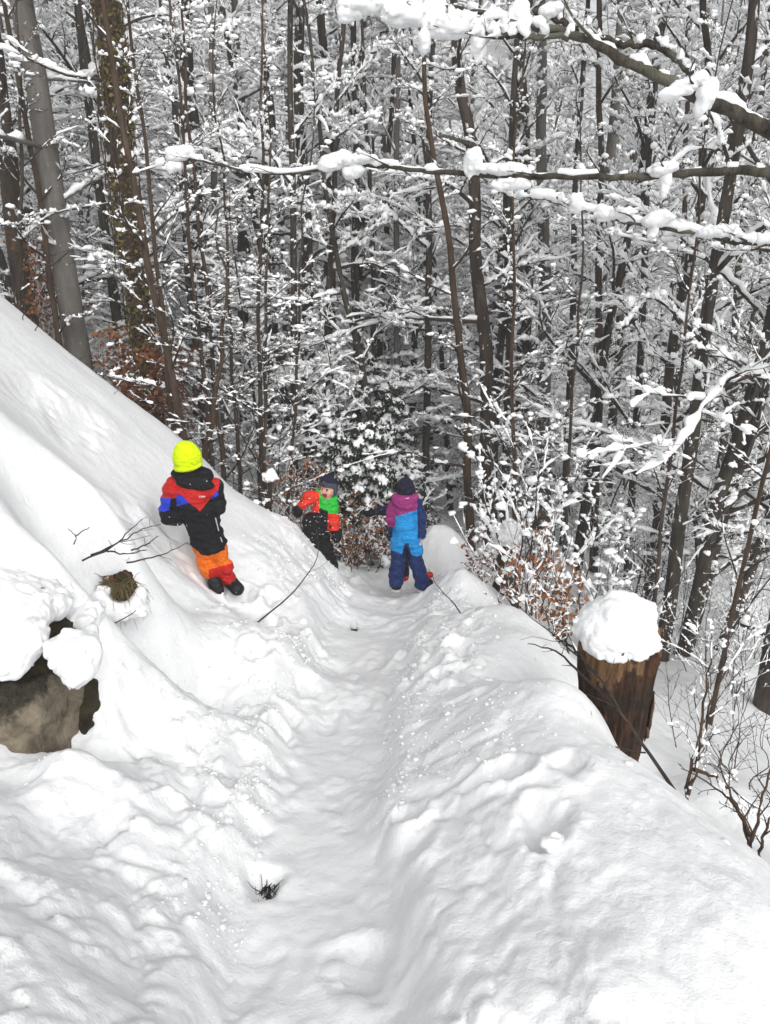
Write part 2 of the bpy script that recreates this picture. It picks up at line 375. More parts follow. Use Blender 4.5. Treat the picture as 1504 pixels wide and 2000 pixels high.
def grow(P, R, m, lo, hi, lenf, n, rs, spread=.9, up=.1, droop=.0, rf=.4, planar=.55, tipshort=.6, wob=.12):
    """m side branches on each of B parents; returns P (B*m,n,3), R"""
    B, k, _ = P.shape
    f = lo+(hi-lo)*(np.arange(m)[None]+rs.uniform(0, 1, (B, m)))/m
    s = f*(k-1.001); i = s.astype(int); fr = (s-i)[..., None]; bi = np.arange(B)[:, None]
    O = P[bi, i]*(1-fr)+P[bi, i+1]*fr; T = unit(P[bi, i+1]-P[bi, i]); R0 = R[bi, i]*(1-fr[..., 0])+R[bi, i+1]*fr[..., 0]
    L = np.linalg.norm(np.diff(P, axis=1), axis=2).sum(1)[:, None]*lenf*(1-tipshort*(f-lo)/(hi-lo+1e-6))*rs.uniform(.6, 1.3, (B, m))
    side = unit(np.cross(T, np.array([0, 0, 1.]))+rs.normal(0, .15, T.shape)); nrm = np.cross(side, T)
    sg = np.where((np.arange(m)[None]+rs.integers(0, 2, (B, 1))) % 2, 1., -1.)[..., None]
    an = rs.normal(0, planar, (B, m, 1))
    D = unit(T*(1-.35*spread)+spread*(sg*side*np.cos(an)+nrm*np.sin(an))+np.array([0, 0, up]))
    t = np.linspace(0, 1, n)[None, None, :, None]
    Pn = O[:, :, None]+D[:, :, None]*t*L[..., None, None]
    bend = rs.normal(0, wob, (B, m, 1, 3))*t**2+rs.normal(0, wob*.5, (B, m, 1, 3))*np.sin(t*5+rs.uniform(0, 6, (B, m, 1, 1)))*t
    Pn = Pn+bend*L[..., None, None]+np.array([0, 0, -1.])*droop*t**2*L[..., None, None]
    rb = np.minimum(R0*rf*1.0, L*.02+.002)
    Rn = np.maximum(rb[..., None]*(1-.8*t[..., 0]), .0013)
    return Pn.reshape(B*m, n, 3), Rn.reshape(B*m, n)
def trunk_line(H, r0, rs, n=16, wob=.02, lean=(0, 0), flare=1.35, taper=.82, sink=.4):
    t = np.linspace(0, 1, n); P = np.zeros((1, n, 3)); P[0, :, 2] = t*(H+sink)-sink
    w = np.cumsum(rs.normal(0, wob, (n, 2)), 0)*H/ n**.5; w -= w[0]
    P[0, :, :2] = w*t[:, None]**.5+np.outer(t, lean)*H
    R = r0*(1-taper*t**1.1); R[0] *= flare; R[1] *= 1+.15*(flare-1)
    return P, R[None]
def build_tree_meshes(name, seed, H=15, r0=.13, n1=34, m2=9, m3=6, lo=.12, len1=.26, snow=.035, bark=M_BARK, cover=.85, up=.35, lean=(0, 0), wob=.018, el=.75, m3n=4, tw=.0, side=7):
    rs = np.random.default_rng(seed)
    TP, TR = trunk_line(H, r0, rs, 18, wob, lean)
    t = MB(); P_, R_ = resample(TP, 34), resample(TR[..., None], 34)[..., 0]; t.add(*sweep(P_, R_, side+3, None, .05, rs))
    # limbs spread evenly round the trunk
    f = lo+(.97-lo)*(np.arange(n1)+rs.uniform(0, 1, n1))/n1
    s = f*17-.001; i = np.clip(s.astype(int), 0, 16); fr = (s-i)[:, None]
    O = TP[0, i]*(1-fr)+TP[0, i+1]*fr; r_at = TR[0, i]*(1-fr[:, 0])+TR[0, i+1]*fr[:, 0]
    az = np.arange(n1)*2.4+rs.uniform(-.5, .5, n1); e = rs.normal(up, .22, n1)+.5*f**2*el
    D = np.stack([np.cos(az)*np.cos(e), np.sin(az)*np.cos(e), np.sin(e)], 1)
    L = H*len1*(1-.8*f)*rs.uniform(.55, 1.25, n1)
    u = np.linspace(0, 1, 9)[None, :, None]
    LP = O[:, None]+D[:, None]*u*L[:, None, None]
    LP = LP+(rs.normal(0, .10, (n1, 1, 3))*u**2+rs.normal(0, .035, (n1, 1, 3))*np.sin(u*7+rs.uniform(0, 6, (n1, 1, 1)))*u)*L[:, None, None]
    LP[..., 2] -= .10*u[..., 0]**2*L[:, None]
    LR = np.minimum(r_at*.5, L*.013+.004)[:, None]*(1-.85*u[..., 0])
    B2, R2 = grow(LP, LR, m2, .18, .98, .42, 6, rs, .85, .08, .05, .55, .35)
    B3, R3 = grow(B2, R2, m3, .12, 1.0, .42, m3n, rs, .8, .05, .03, .6, .4)
    B4, R4 = grow(B2, R2, 8, .05, 1.0, .6, 3, rs, .75, .15, .0, .5, .8)
    c = MB(); c.add(*sweep(B4, np.maximum(R4*.8, .0022), 3)); c.add(*sweep(LP, LR, 5)); c.add(*sweep(B2, R2, 4)); c.add(*sweep(B3, np.maximum(R3, .0022), 3))
    q = MB(); q.add(*snow_on(LP, LR, 34, snow*1.4, rs, cover, 6)); q.add(*snow_on(B2, R2, 16, snow*1.05, rs, cover-.08, 5)); q.add(*snow_on(B3, R3, 7, snow*.85, rs, cover-.08, 4))
    tips = B2[:, -1][rs.uniform(0, 1, len(B2)) < .35]; q.add(*blobs(tips+np.array([0, 0, snow*.6]), snow*rs.uniform(.8, 1.9, len(tips)), rs))
    return t.mesh(name+'_trunk', bark), c.mesh(name+'_crown', M_TWIG if r0 < .05 else bark), q.mesh(name+'_snow', M_FLUFF)
PROTO = {}
def proto(key, **k): PROTO[key] = build_tree_meshes(key, **k)
proto('tall_a', seed=1, H=12, r0=.15, n1=27, len1=.33, m2=9, m3=6)
proto('tall_b', seed=2, H=11, r0=.13, n1=25, len1=.33, m2=9, m3=6, bark=M_BARKR, lo=.16)
proto('tall_c', seed=3, H=13, r0=.16, n1=25, len1=.32, m2=9, m3=6, bark=M_BEECH, lo=.2, up=.5)
proto('high_a', seed=51, H=12, r0=.13, n1=16, m2=7, m3=5, lo=.27, len1=.26)
proto('high_b', seed=52, H=12, r0=.12, n1=16, m2=7, m3=5, lo=.30, len1=.26, bark=M_BARKR, wob=.022)
proto('high_c', seed=53, H=12, r0=.14, n1=15, m2=7, m3=5, lo=.34, len1=.26, bark=M_BEECH, up=.5)
proto('mid_a', seed=4, H=10, r0=.075, n1=28, m2=8, m3=6, len1=.3, lo=.08, snow=.032)
proto('mid_b', seed=5, H=9, r0=.065, n1=26, m2=8, m3=6, len1=.33, lo=.08, up=.15, snow=.034, bark=M_BARKR)
proto('mid_c', seed=6, H=11, r0=.08, n1=26, m2=8, m3=6, len1=.3, lo=.12, up=.7, snow=.03, wob=.03)
proto('young_a', seed=7, H=5, r0=.03, n1=22, m2=7, m3=5, len1=.36, lo=.05, up=.5, snow=.026, bark=M_STEM)
proto('young_b', seed=8, H=4, r0=.025, n1=20, m2=7, m3=5, len1=.42, lo=.05, up=.3, snow=.028, bark=M_TWIG)

LABELLED = {}
def place_tree(key, px, y, lean=(0, 0), scale=1., rz=None, label=None, group=None, cat='tree', name='snowy_tree', x=None, sxy=None, z=None):
    """an individual tree: its own root with trunk, crown and snow that share mesh data with its kind"""
    if x is None:
        z0 = -5.
        for _ in range(6): xx = (px-752)/FPX*depth(y, z0); z0 = ground_h(xx, y)
        x = xx
    z = ground_h(x, y) if z is None else z
    r = empty(name, (x, y, z-.05), label, cat, group)
    r.rotation_euler = (lean[1], lean[0], 0)
    rz = random.uniform(0, 6.28) if rz is None else rz
    r.rotation_mode = 'XYZ'
    m = mathutils.Matrix.Rotation(lean[0], 3, 'Y') @ mathutils.Matrix.Rotation(-lean[1], 3, 'X') @ mathutils.Matrix.Rotation(rz, 3, 'Z')
    r.rotation_euler = m.to_euler()
    s = scale if sxy is None else sxy
    r.scale = (s, s, scale)
    for nm, me in zip(('trunk', 'crown', 'snow_load'), PROTO[key]):
        o = obj(nm, me, r)
        if nm == 'snow_load': o['kind'] = 'stuff'
    return r

# ------------------------------------------------------------ the forest
def lean_for(px0, y, px1, py1):
    """sideways lean so that a trunk rooted under px0 passes through photo pixel (px1, py1)"""
    z0 = -5.
    for _ in range(6): xx = (px0-752)/FPX*depth(y, z0); z0 = ground_h(xx, y)
    q = U(px1, py1, y); return math.atan2(q[0]-xx, q[2]-z0), xx, z0
def trunk_scale(key_r, px_w, y, z): return px_w/FPX*depth(y, z)/2/key_r
RAD = dict(tall_a=.15, tall_b=.13, tall_c=.16, mid_a=.075, mid_b=.065, mid_c=.08, young_a=.03, young_b=.025, high_a=.13, high_b=.12, high_c=.14)
NAMED = [  # kind, px at base, distance, px/py higher up, trunk width in px, label
 ('high_b', 60, 11.0, 10, 250, 40, 'brown trunk at the far left beside the grey beech'),
 ('high_a', 608, 12.5, 590, 420, 27, 'dark trunk rising behind the laughing child with orange leaves at its foot'),
 ('high_a', 655, 13.5, 634, 150, 26, 'tall straight dark trunk between the yellow hat and the spruce'),
 ('high_b', 690, 15.5, 722, 60, 20, 'slim dark trunk just behind the tall straight one'),
 ('high_b', 960, 11.5, 925, 200, 30, 'red-brown trunk right behind the small snow-capped stump'),
 ('high_c', 1062, 13.0, 1072, 80, 30, 'tall grey-brown trunk standing straight above the orange beech leaves'),
 ('high_a', 1035, 14.5, 1040, 300, 24, 'darker trunk close against the left of the tall grey-brown one'),
 ('high_c', 1145, 13.5, 1200, 430, 30, 'grey trunk leaning right behind the snowy shrub'),
 ('high_a', 1180, 16, 1225, 300, 20, 'thin dark trunk behind the grey leaning one'),
 ('mid_c', 1265, 9.5, 1312, 480, 22, 'dark slender trunk behind the snow-capped stump'),
 ('high_a', 1292, 7.6, 1372, 760, 25, 'dark trunk leaning right from beside the snow-capped stump'),
 ('mid_c', 1325, 7.9, 1415, 980, 28, 'forked dark trunk leaning right on the steep slope'),
 ('mid_c', 1342, 8.1, 1480, 860, 19, 'thin stem leaning far right from the foot of the forked trunk'),
 ('mid_a', 1405, 8.6, 1478, 1080, 20, 'black thin trunk leaning right over the white valley floor'),
 ('high_b', 1496, 6.6, 1524, 1200, 44, 'thick dark trunk cut by the right edge of the view'),
 ('mid_a', 808, 14.5, 800, 700, 15, 'thin dark trunk above the navy hat'),
 ('mid_a', 840, 15.5, 846, 700, 11, 'thin straight stem right of the navy hat'),
 ('mid_b', 880, 14.5, 868, 800, 12, 'thin stem leaning between the navy hat and the red-brown trunk'),
 ('high_a', 480, 17, 470, 200, 24, 'dark trunk half hidden by snowy boughs beyond the yellow hat'),
 ('high_b', 560, 20, 545, 200, 22, 'distant dark trunk above the shoulder of the snow slope'),
 ('high_a', 390, 15, 360, 200, 24, 'dark trunk behind the thin reddish stem'),
 ('high_a', 760, 19, 765, 250, 22, 'dark distant trunk straight above the spruce'),
 ('high_b', 910, 19, 905, 300, 20, 'distant dark trunk behind the broken snag'),
 ('high_a', 575, 11.5, 570, 500, 12, 'slim dark trunk left of the one behind the laughing child'),
 ('high_b', 632, 12.0, 652, 300, 11, 'slim brown trunk between the laughing child and the spruce'),
 ('high_a', 700, 13.0, 700, 350, 17, 'dark upright trunk directly above the small spruce'),
 ('high_b', 735, 14.0, 760, 300, 12, 'slim trunk leaning right above the small spruce'),
 ('high_c', 775, 13.0, 770, 300, 12, 'slim grey trunk left of the navy hat'),
 ('high_a', 830, 12.5, 838, 300, 14, 'dark upright trunk right above the snow hummock'),
 ('high_a', 985, 12.0, 1000, 300, 15, 'dark slim trunk right of the red-brown one'),
 ('high_b', 1010, 15.0, 1020, 200, 14, 'slim brown trunk far behind the big snowy shrub'),
 ('high_a', 1100, 12.5, 1125, 300, 13, 'slim dark trunk between the two tall grey ones'),
 ('high_b', 1160, 11.0, 1172, 500, 14, 'brown slim trunk close by the grey leaning one'),
 ('high_a', 1225, 11.0, 1262, 400, 13, 'slim dark trunk above the snow cap of the stump'),
 ('high_b', 1300, 12.0, 1338, 400, 12, 'slim brown trunk behind the dark leaning one'),
 ('high_a', 1385, 12.5, 1445, 500, 15, 'upright dark trunk beyond the forked one'),
 ('high_c', 440, 12.0, 420, 300, 13, 'slim grey trunk behind the thin brown stems'),
 ('high_a', 530, 13.0, 522, 300, 14, 'dark trunk straight behind the snow-capped post'),
 ('high_a', 250, 12.0, 175, 200, 18, 'dark trunk between the grey beech and the ivy-clad one'),
]
TREE_N = 0
for key, px, y, px1, py1, w, lab in NAMED:
    la, xx, zz = lean_for(px, y, px1, py1)
    s = trunk_scale(RAD[key], w, y, zz)
    sc = 1.0 if s < 1.5 else 1.15
    place_tree(key, px, y, (la, 0), sc, 3.9 if 'cut by the right' in lab else None, lab, sxy=(.15*sc+.85*s if 'high' in key else .5*sc+.5*s) if s < 1 else s)
ANCHOR = [(10, 'left frame edge'), (60, 'brown far-left trunk'), (120, 'smooth grey beech'), (245, 'ivy-clad trunk'), (320, 'reddish pole'), (400, 'yellow hat child'), (500, 'snow-capped post'), (600, 'laughing child'), (645, 'straight dark trunk'), (718, 'snowy spruce'), (792, 'magenta child'), (860, 'snow hummock'), (905, 'pale bent snag'), (955, 'red-brown trunk'), (1065, 'tall grey-brown trunk'), (1170, 'grey leaning trunk'), (1250, 'snow-capped stump'), (1330, 'forked dark trunk'), (1440, 'black thin leaning trunk'), (1500, 'right frame edge')]
def where(px, y):
    a = min(ANCHOR, key=lambda q: abs(q[0]-px)); d = px-a[0]
    side = 'behind' if abs(d) < 9 else ('left of' if d > -30 else 'far left of') if d < 0 else ('right of' if d < 30 else 'far right of')
    return side+' the '+a[1]
USED = {}
def uniq(kind, px, y, far):
    rows = ('first row', 'second row', 'farther in', 'deep inside') if not far else ('at the hill foot', 'low on the hill', 'halfway up', 'high up')
    i = int(np.searchsorted((13.5, 17.5, 21.5) if not far else (32, 40, 50), y))
    lab = '%s %s, %s' % (kind, where(px, y), rows[i])
    for extra in ('', ', nearer', ', thinner', ', hidden', ', farther', ', bushier'):
        if lab+extra not in USED: USED[lab+extra] = 1; return lab+extra
    return lab
# the rest of the wood: scattered by hand-set density, kept clear of the path and of the view of the children
taken = []
def scatter(n, ylo, yhi, kinds, mind, pxlo, pxhi, group, labs, clear=None, smin=.8, smax=1.2, lean=.06):
    k = 0; tries = 0
    while k < n and tries < n*40:
        tries += 1
        y = math.exp(random.uniform(math.log(ylo), math.log(yhi))); px = random.uniform(pxlo, pxhi)
        z0 = -5.
        for _ in range(4): xx = (px-752)/FPX*depth(y, z0); z0 = ground_h(xx, y)
        if clear and clear(px, y, xx): continue
        if any((a-xx)**2+(b-y)**2 < mind*mind for a, b in taken): continue
        taken.append((xx, y)); key = random.choice(kinds)
        la = random.gauss(0, lean)+(.05 if xx > 2 else -.04); kd = labs[key[:3]]+(' leaning left' if la < -.09 else ' leaning right' if la > .09 else '')
        place_tree(key, 0, y, (la, random.gauss(0, lean)), random.uniform(smin, smax), None, uniq(kd, px, y, ylo > 25), group, x=xx)
        k += 1
    return k
def clear_young(px, y, x):
    return (y < 10.5 and px < 1010) or (px > 1010 and y < 8.4)
def clear_front(px, y, x):
    if y < 10.5 and 420 < px < 1010: return True
    if y < 9.5 and px < 420: return True
    if px > 1180 and y < 13: return True
    return False
LN = dict(hig='slim-crowned snowy tree', tal='tall snowy tree', mid='slender snowy tree', you='young snowy tree')
LF = dict(tal='tall white tree', mid='slender white tree', you='young white tree')
scatter(58, 10.5, 26, ['high_a', 'mid_b', 'mid_a', 'mid_b', 'mid_c', 'tall_b'], 1.3, -150, 1650, 'snowy trees in the wood', LN, clear_front)
scatter(66, 10.5, 24, ['young_a', 'young_b', 'young_b'], .9, -100, 1600, 'young trees under the tall ones', LN, clear_front, .7, 1.2, .15)
scatter(9, 8.6, 13, ['young_a', 'young_b'], .8, 1150, 1540, 'young trees under the tall ones', LN, clear_young, .45, .8, .15)
scatter(110, 26, 62, ['tall_a', 'tall_b', 'tall_c', 'mid_a', 'mid_b', 'mid_c'], 2.2, -200, 1700, 'trees on the far hillside', LF, None, .85, 1.3)

# ------------------------------------------------------------ implicit shapes meshed with surface nets (people, rocks, lumps)
def surface_nets(fn, lo, hi, h):
    lo = np.asarray(lo, float); n = np.ceil((np.asarray(hi)-lo)/h).astype(int)+1
    ax = [lo[i]+np.arange(n[i])*h for i in range(3)]
    P = np.stack(np.meshgrid(*ax, indexing='ij'), -1); D = fn(P)
    s = D < 0; cnt = np.zeros(n-1, int)
    for i in (0, 1):
        for j in (0, 1):
            for k in (0, 1): cnt += s[i:n[0]-1+i, j:n[1]-1+j, k:n[2]-1+k]
    act = np.argwhere((cnt > 0) & (cnt < 8)); idx = np.full(n-1, -1); idx[tuple(act.T)] = np.arange(len(act))
    acc = np.zeros((len(act), 3)); num = np.zeros(len(act))
    cs = np.array([(i, j, k) for i in (0, 1) for j in (0, 1) for k in (0, 1)])
    val = np.stack([D[tuple((act+c).T)] for c in cs], 1)
    for a in range(8):
        for b in range(a+1, 8):
            if abs(cs[a]-cs[b]).sum() != 1: continue
            m = (val[:, a] < 0) != (val[:, b] < 0); t = val[:, a]/(val[:, a]-val[:, b]+1e-12)
            p = cs[a]+t[:, None]*(cs[b]-cs[a]); acc[m] += p[m]; num[m] += 1
    V = lo+h*(act+acc/num[:, None]); Q = []
    for a in range(3):
        b, c = (a+1) % 3, (a+2) % 3
        sl0 = [slice(None)]*3; sl1 = [slice(None)]*3; sl0[a] = slice(0, n[a]-1); sl1[a] = slice(1, n[a])
        e = np.argwhere(s[tuple(sl0)] != s[tuple(sl1)])
        e = e[(e[:, b] > 0) & (e[:, c] > 0) & (e[:, b] < n[b]-1) & (e[:, c] < n[c]-1)]
        eb, ec = np.eye(3, dtype=int)[b], np.eye(3, dtype=int)[c]
        q = np.stack([idx[tuple((e+o).T)] for o in (-eb-ec, -ec, 0*eb, -eb)], 1)
        fl = ~s[tuple(e.T)]; q[fl] = q[fl][:, ::-1]; Q.append(q[(q >= 0).all(1)])
    return V, np.concatenate(Q)
def cap(a, b, ra, rb):
    a, b = np.asarray(a, float), np.asarray(b, float)
    def f(P):
        d = b-a; t = np.clip(((P-a)@d)/(d@d+1e-9), 0, 1); return np.linalg.norm(P-a-t[..., None]*d, axis=-1)-(ra+(rb-ra)*t)
    f.box = (np.minimum(a-ra, b-rb), np.maximum(a+ra, b+rb)); return f
def ell(c, r, rot=0.):
    """ellipsoid; rot tilts it in the x-z plane"""
    c, r = np.asarray(c, float), np.asarray(r, float); cr, sr = math.cos(rot), math.sin(rot)
    def f(P):
        q = P-c; x = q[..., 0]*cr+q[..., 2]*sr; z = -q[..., 0]*sr+q[..., 2]*cr
        k = np.sqrt((x/r[0])**2+(q[..., 1]/r[1])**2+(z/r[2])**2); return (k-1)*r.min()*np.clip(k, .6, 2)**.2
    m = r.max(); f.box = (c-m, c+m); return f
def smin(ds, k):
    r = ds[0]
    for d in ds[1:]:
        h = np.clip(.5+.5*(d-r)/k, 0, 1); r = d*(1-h)+r*h-k*h*(1-h)
    return r
def shape(name, fs, h=.009, k=.03, mats=(), pick=None, parent=None, off=None, wrinkle=0, wsc=(10, 10, 25), cut=None, pad=.03, kind=None, seed=0):
    lo = np.min([f.box[0] for f in fs], 0)-pad; hi = np.max([f.box[1] for f in fs], 0)+pad
    def fn(P):
        d = smin([f(P) for f in fs], k)
        if wrinkle: d = d+wrinkle*(vnoise3(P[..., 0]*wsc[0], P[..., 1]*wsc[1], P[..., 2]*wsc[2], 5+seed)+.5*vnoise3(P[..., 0]*wsc[0]*2.3, P[..., 1]*wsc[1]*2.3, P[..., 2]*wsc[2]*1.7, 8+seed))
        if cut is not None: d = np.maximum(d, -smin([c(P) for c in cut], .004))
        return d
    V, F = surface_nets(fn, lo, hi, h)
    fm = None
    if pick is not None: fm = pick(V[F].mean(1))
    me = mesh_from(name, V, F, mats, fm, True, off); o = obj(name, me, parent)
    if kind: o['kind'] = kind
    return o
def cloth(name, c, rough=.75, snowy=.0):
    m, t, b = mat(name, rough)
    tc = t.nodes.new('ShaderNodeTexCoord'); n = noise_tex(t, 60, 3, .6, tc.outputs['Object'])
    col = ramp(t, n, [(.3, tuple(q*.86 for q in c)), (.7, tuple(min(1, q*1.12) for q in c))])
    if snowy:
        f = ramp(t, noise_tex(t, 42, 2, .5, tc.outputs['Object']), [(snowy, (0, 0, 0)), (snowy+.02, (1, 1, 1))]); col = mixc(t, f, col, (.85, .87, .9))
    t.links.new(col, b.inputs['Base Color']); mp = N(t, 'ShaderNodeMapping'); mp.inputs['Scale'].default_value = (1, 1, 1.9); mp.inputs['Rotation'].default_value = (0, .35, 0); t.links.new(tc.outputs['Object'], mp.inputs[0])
    bump(t, b, noise_tex(t, 13, 3, .55, mp.outputs[0], 1.2), .85, .035); return m
C_YEL = cloth('neon_yellow_knit', (.60, .80, .0), .9); C_BLK = cloth('black_cloth', (.005, .005, .007), .75, .74); C_RED = cloth('red_cloth', (.48, .012, .010), .6)
C_BLU = cloth('blue_cloth', (.02, .05, .55), .6); C_ORG = cloth('orange_cloth', (.78, .16, .006), .6); C_GRY = cloth('grey_reflective_strip', (.45, .45, .46), .4)
C_GRN = cloth('green_cloth', (.02, .42, .035), .6); C_RED2 = cloth('scarlet_cloth', (.62, .03, .012), .6, .74); C_HGR = cloth('slate_grey_knit', (.05, .06, .085), .9); C_HNV = cloth('navy_knit', (.010, .010, .028), .9)
C_MAG = cloth('magenta_cloth', (.26, .025, .15), .65); C_CYA = cloth('sky_blue_cloth', (.012, .25, .60), .65); C_NAV = cloth('navy_cloth', (.008, .022, .10), .6, .76); C_DNV = cloth('dark_navy_cloth', (.008, .012, .035), .6, .70)
C_SOLE = cloth('pale_boot_sole', (.5, .5, .48), .8); C_BOOT = cloth('black_boot', (.012, .012, .014), .55, .72)
C_SKIN = cloth('skin', (.62, .34, .25), .55); C_HAIR = cloth('brown_hair', (.05, .025, .012), .7); C_LIP = cloth('mouth', (.30, .03, .03), .5); C_EYE = cloth('eye_dark', (.02, .015, .012), .3); C_LOGO = cloth('white_print', (.75, .75, .75), .5)

def J(y0):
    return lambda px, py, dy=0.: U(px, py, y0+dy)
def hand_sdf(base, d, side, r=.009, scale=1.):
    """palm and five bent fingers hanging along d, thumb towards side"""
    d, side = np.asarray(d, float), np.asarray(side, float); n = np.cross(d, side); s = scale
    fs = [cap(base, base+d*.045*s, .021*s, .024*s)]
    for i, (o, L) in enumerate(((-.022, .034), (-.008, .042), (.007, .040), (.021, .032))):
        a = base+d*.05*s+side*o*s; m = a+d*L*.6*s+n*.006*s; fs += [cap(a, m, .0085*s, .008*s), cap(m, m+d*L*.5*s+n*.014*s, .008*s, .0065*s)]
    t0 = base+d*.015*s+side*.022*s; t1 = t0+d*.022*s+side*.016*s; fs += [cap(t0, t1, .0095*s, .009*s), cap(t1, t1+d*.02*s+n*.004*s, .009*s, .007*s)]
    return fs

# ---------------- the child in the neon hat, seen from behind, leaning on the slope
def person_yellow():
    j = J(5.3); root_p = j(441, 1150); root = empty('person', root_p, 'child in a neon yellow hat and black, red and blue jacket leaning on the slope', 'child')
    off = root_p; S = 1/ (FPX/5.85)     # metres per pixel at this distance
    hd = j(366, 896); nk = j(374, 925); ch = j(377, 962); wa = j(396, 1020); hem = j(409, 1058); pv = j(410, 1066)
    sl, sr = j(336, 954), j(420, 950); el, er = j(330, 1004, .0), j(424, 990, .0); wl, wr = j(345, 1014, .16), j(408, 1000, .18)
    kl, kr = j(406, 1106, -.03), j(433, 1104); al, ar = j(424, 1134), j(447, 1134)
    # one continuous body under the clothes
    shape('body', [ell(hd, (.085, .095, .105)), cap(hd, ch, .05, .06), cap(ch, pv, .09, .09), cap(sl, ch, .05, .07), cap(sr, ch, .05, .07), cap(sl, el, .03, .028), cap(el, wl, .028, .02), cap(sr, er, .03, .028), cap(er, wr, .028, .02),
                   cap(pv+[-.05, 0, 0], kl, .05, .04), cap(kl, al, .04, .03), cap(pv+[.05, 0, 0], kr, .05, .04), cap(kr, ar, .04, .03),
                   *hand_sdf(wl, (.5, .85, 0), (0, 0, 1)), *hand_sdf(wr, (-.5, .85, 0), (0, 0, 1))], .013, .02, [C_SKIN], None, root, off)
    # hat with a rolled brim
    bx = np.array([.22, 0, 1.]); bx /= np.linalg.norm(bx)
    def hat_f(P):
        q = P-hd; up = q@(-0.12*np.array([1, 0, 0])+np.array([0, 0, .99]))
        return np.maximum(smin([ell(hd+[0, .0, .010], (.105, .110, .112))(P), ell(hd+[-.012, .0, .085], (.062, .066, .045))(P)], .03), -(up+.058+.35*q[..., 1]*0))
    hat_f.box = (hd-.14, hd+.14)
    brim = [cap(hd+[.092*math.cos(a), .097*math.sin(a), -.052+.12*.098*math.cos(a)], hd+[.092*math.cos(a+.35), .097*math.sin(a+.35), -.052+.12*.098*math.cos(a+.35)], .013, .013) for a in np.arange(0, 6.3, .35)]
    shape('hat', [hat_f]+brim, .008, .012, [C_YEL], None, root, off, .0016, (90, 90, 20))
    ax = unit(hem-nk); rt = np.array([ax[2]*-1, 0, ax[0]]); rt = rt/np.linalg.norm(rt); L = np.linalg.norm(hem-nk)
    if rt[0] < 0: rt = -rt
    def inpoly(x, y, pg):
        r = np.zeros(len(x), bool); n = len(pg)
        for i in range(n):
            (x1, y1), (x2, y2) = pg[i], pg[(i+1) % n]
            c_ = ((y1 > y) != (y2 > y)) & (x < (x2-x1)*(y-y1)/(y2-y1+1e-9)+x1); r ^= c_
        return r
    def pick(c):
        pp = np.array([proj(q) for q in c]); x, y = pp[:, 0], pp[:, 1]; m = np.zeros(len(c), int)
        for pg in (((300, 972), (312, 940), (335, 925), (350, 930), (354, 960), (345, 972), (330, 974)), ((346, 950), (428, 945), (425, 957), (411, 974), (391, 998), (374, 986), (352, 966)), ((404, 915), (430, 935), (426, 960), (415, 960))):
            m[inpoly(x, y, pg)] = 1
        for pg in (((300, 1000), (331, 998), (333, 973), (300, 971)), ((344, 967), (353, 966), (371, 983), (345, 989)), ((412, 973), (425, 957.5), (427, 966), (416, 975))):
            m[inpoly(x, y, pg)] = 2
        return m
    jac = [ell(j(377, 958), (.175, .12, .12), .1), cap(ch, wa, .15, .125), cap(wa, hem, .125, .118), ell(hem, (.128, .115, .05), -.3), ell(sl+[.02, 0, -.01], (.075, .08, .07)), ell(sr+[-.02, 0, -.01], (.07, .08, .07)),
           cap(sl, el, .074, .072), cap(el, wl, .072, .055), cap(j(345, 960), j(352, 1000), .08, .075), cap(sr, er, .062, .062), cap(er, wr, .06, .048)]
    jo = shape('jacket', jac, .0085, .035, [C_BLK, C_RED, C_BLU], pick, root, off, .013)
    shape('hood', [ell(j(374, 936, -.03), (.108, .09, .07), -.1), cap(j(347, 925, -.01), j(404, 930, -.01), .043, .043), ell(j(381, 944, -.085), (.135, .06, .055), -.1), cap(j(350, 922), j(360, 917, .08), .04, .035), cap(j(402, 926), j(392, 920, .08), .04, .035)], .0085, .03, [C_BLK], None, jo, off*0+off, .007, seed=3)
    # reflective piping at the right of the back, zip tab and the print on the red panel
    for a, b in (((421, 1012), (427, 1036)), ((431, 1050), (434, 1058)), ((347, 1024), (349, 1036))):
        shape('reflective_strip', [cap(j(*a, -.115), j(*b, -.115), .005, .005)], .004, .01, [C_GRY], None, jo, off)
    # three little letters printed on the red panel
    p0 = j(389, 972, -.142)
    strokes = {'C': [((.9, .9), (.1, .8)), ((.1, .8), (.1, .2)), ((.1, .2), (.9, .1))], 'M': [((0, 0), (.1, 1)), ((.1, 1), (.5, .3)), ((.5, .3), (.9, 1)), ((.9, 1), (1, 0))], 'P': [((.1, 0), (.1, 1)), ((.1, 1), (.9, .9)), ((.9, .9), (.9, .5)), ((.9, .5), (.1, .45))]}
    mb = MB()
    for k, ch_ in enumerate('CMP'):
        for (a, b), (c, d) in strokes[ch_]:
            P = np.array([[p0+[k*.0165+a*.013, 0, b*.014], p0+[k*.0165+c*.013, 0, d*.014]]]); mb.add(*sweep(P, np.full((1, 2), .0017), 4))
    obj('printed_letters', mb.mesh('printed_letters', C_LOGO, off), jo)
    def pk(c):
        m = np.zeros(len(c), int); pp = np.array([proj(q) for q in c]); m[(pp[:, 1] > 1112-.28*(pp[:, 0]-410)) & (pp[:, 0] > 408)] = 1; return m
    shape('trousers', [ell(pv+[0, 0, -.02], (.115, .105, .07)), cap(pv+[-.048, 0, -.01], kl, .077, .066), cap(kl, al, .064, .05), cap(pv+[.05, 0, -.01], kr, .075, .068), cap(kr, ar, .068, .056), ell(j(444, 1108, -.03), (.05, .06, .045))], .0085, .02, [C_ORG, C_RED], pk, root, off, .012, (16, 16, 24), seed=7)
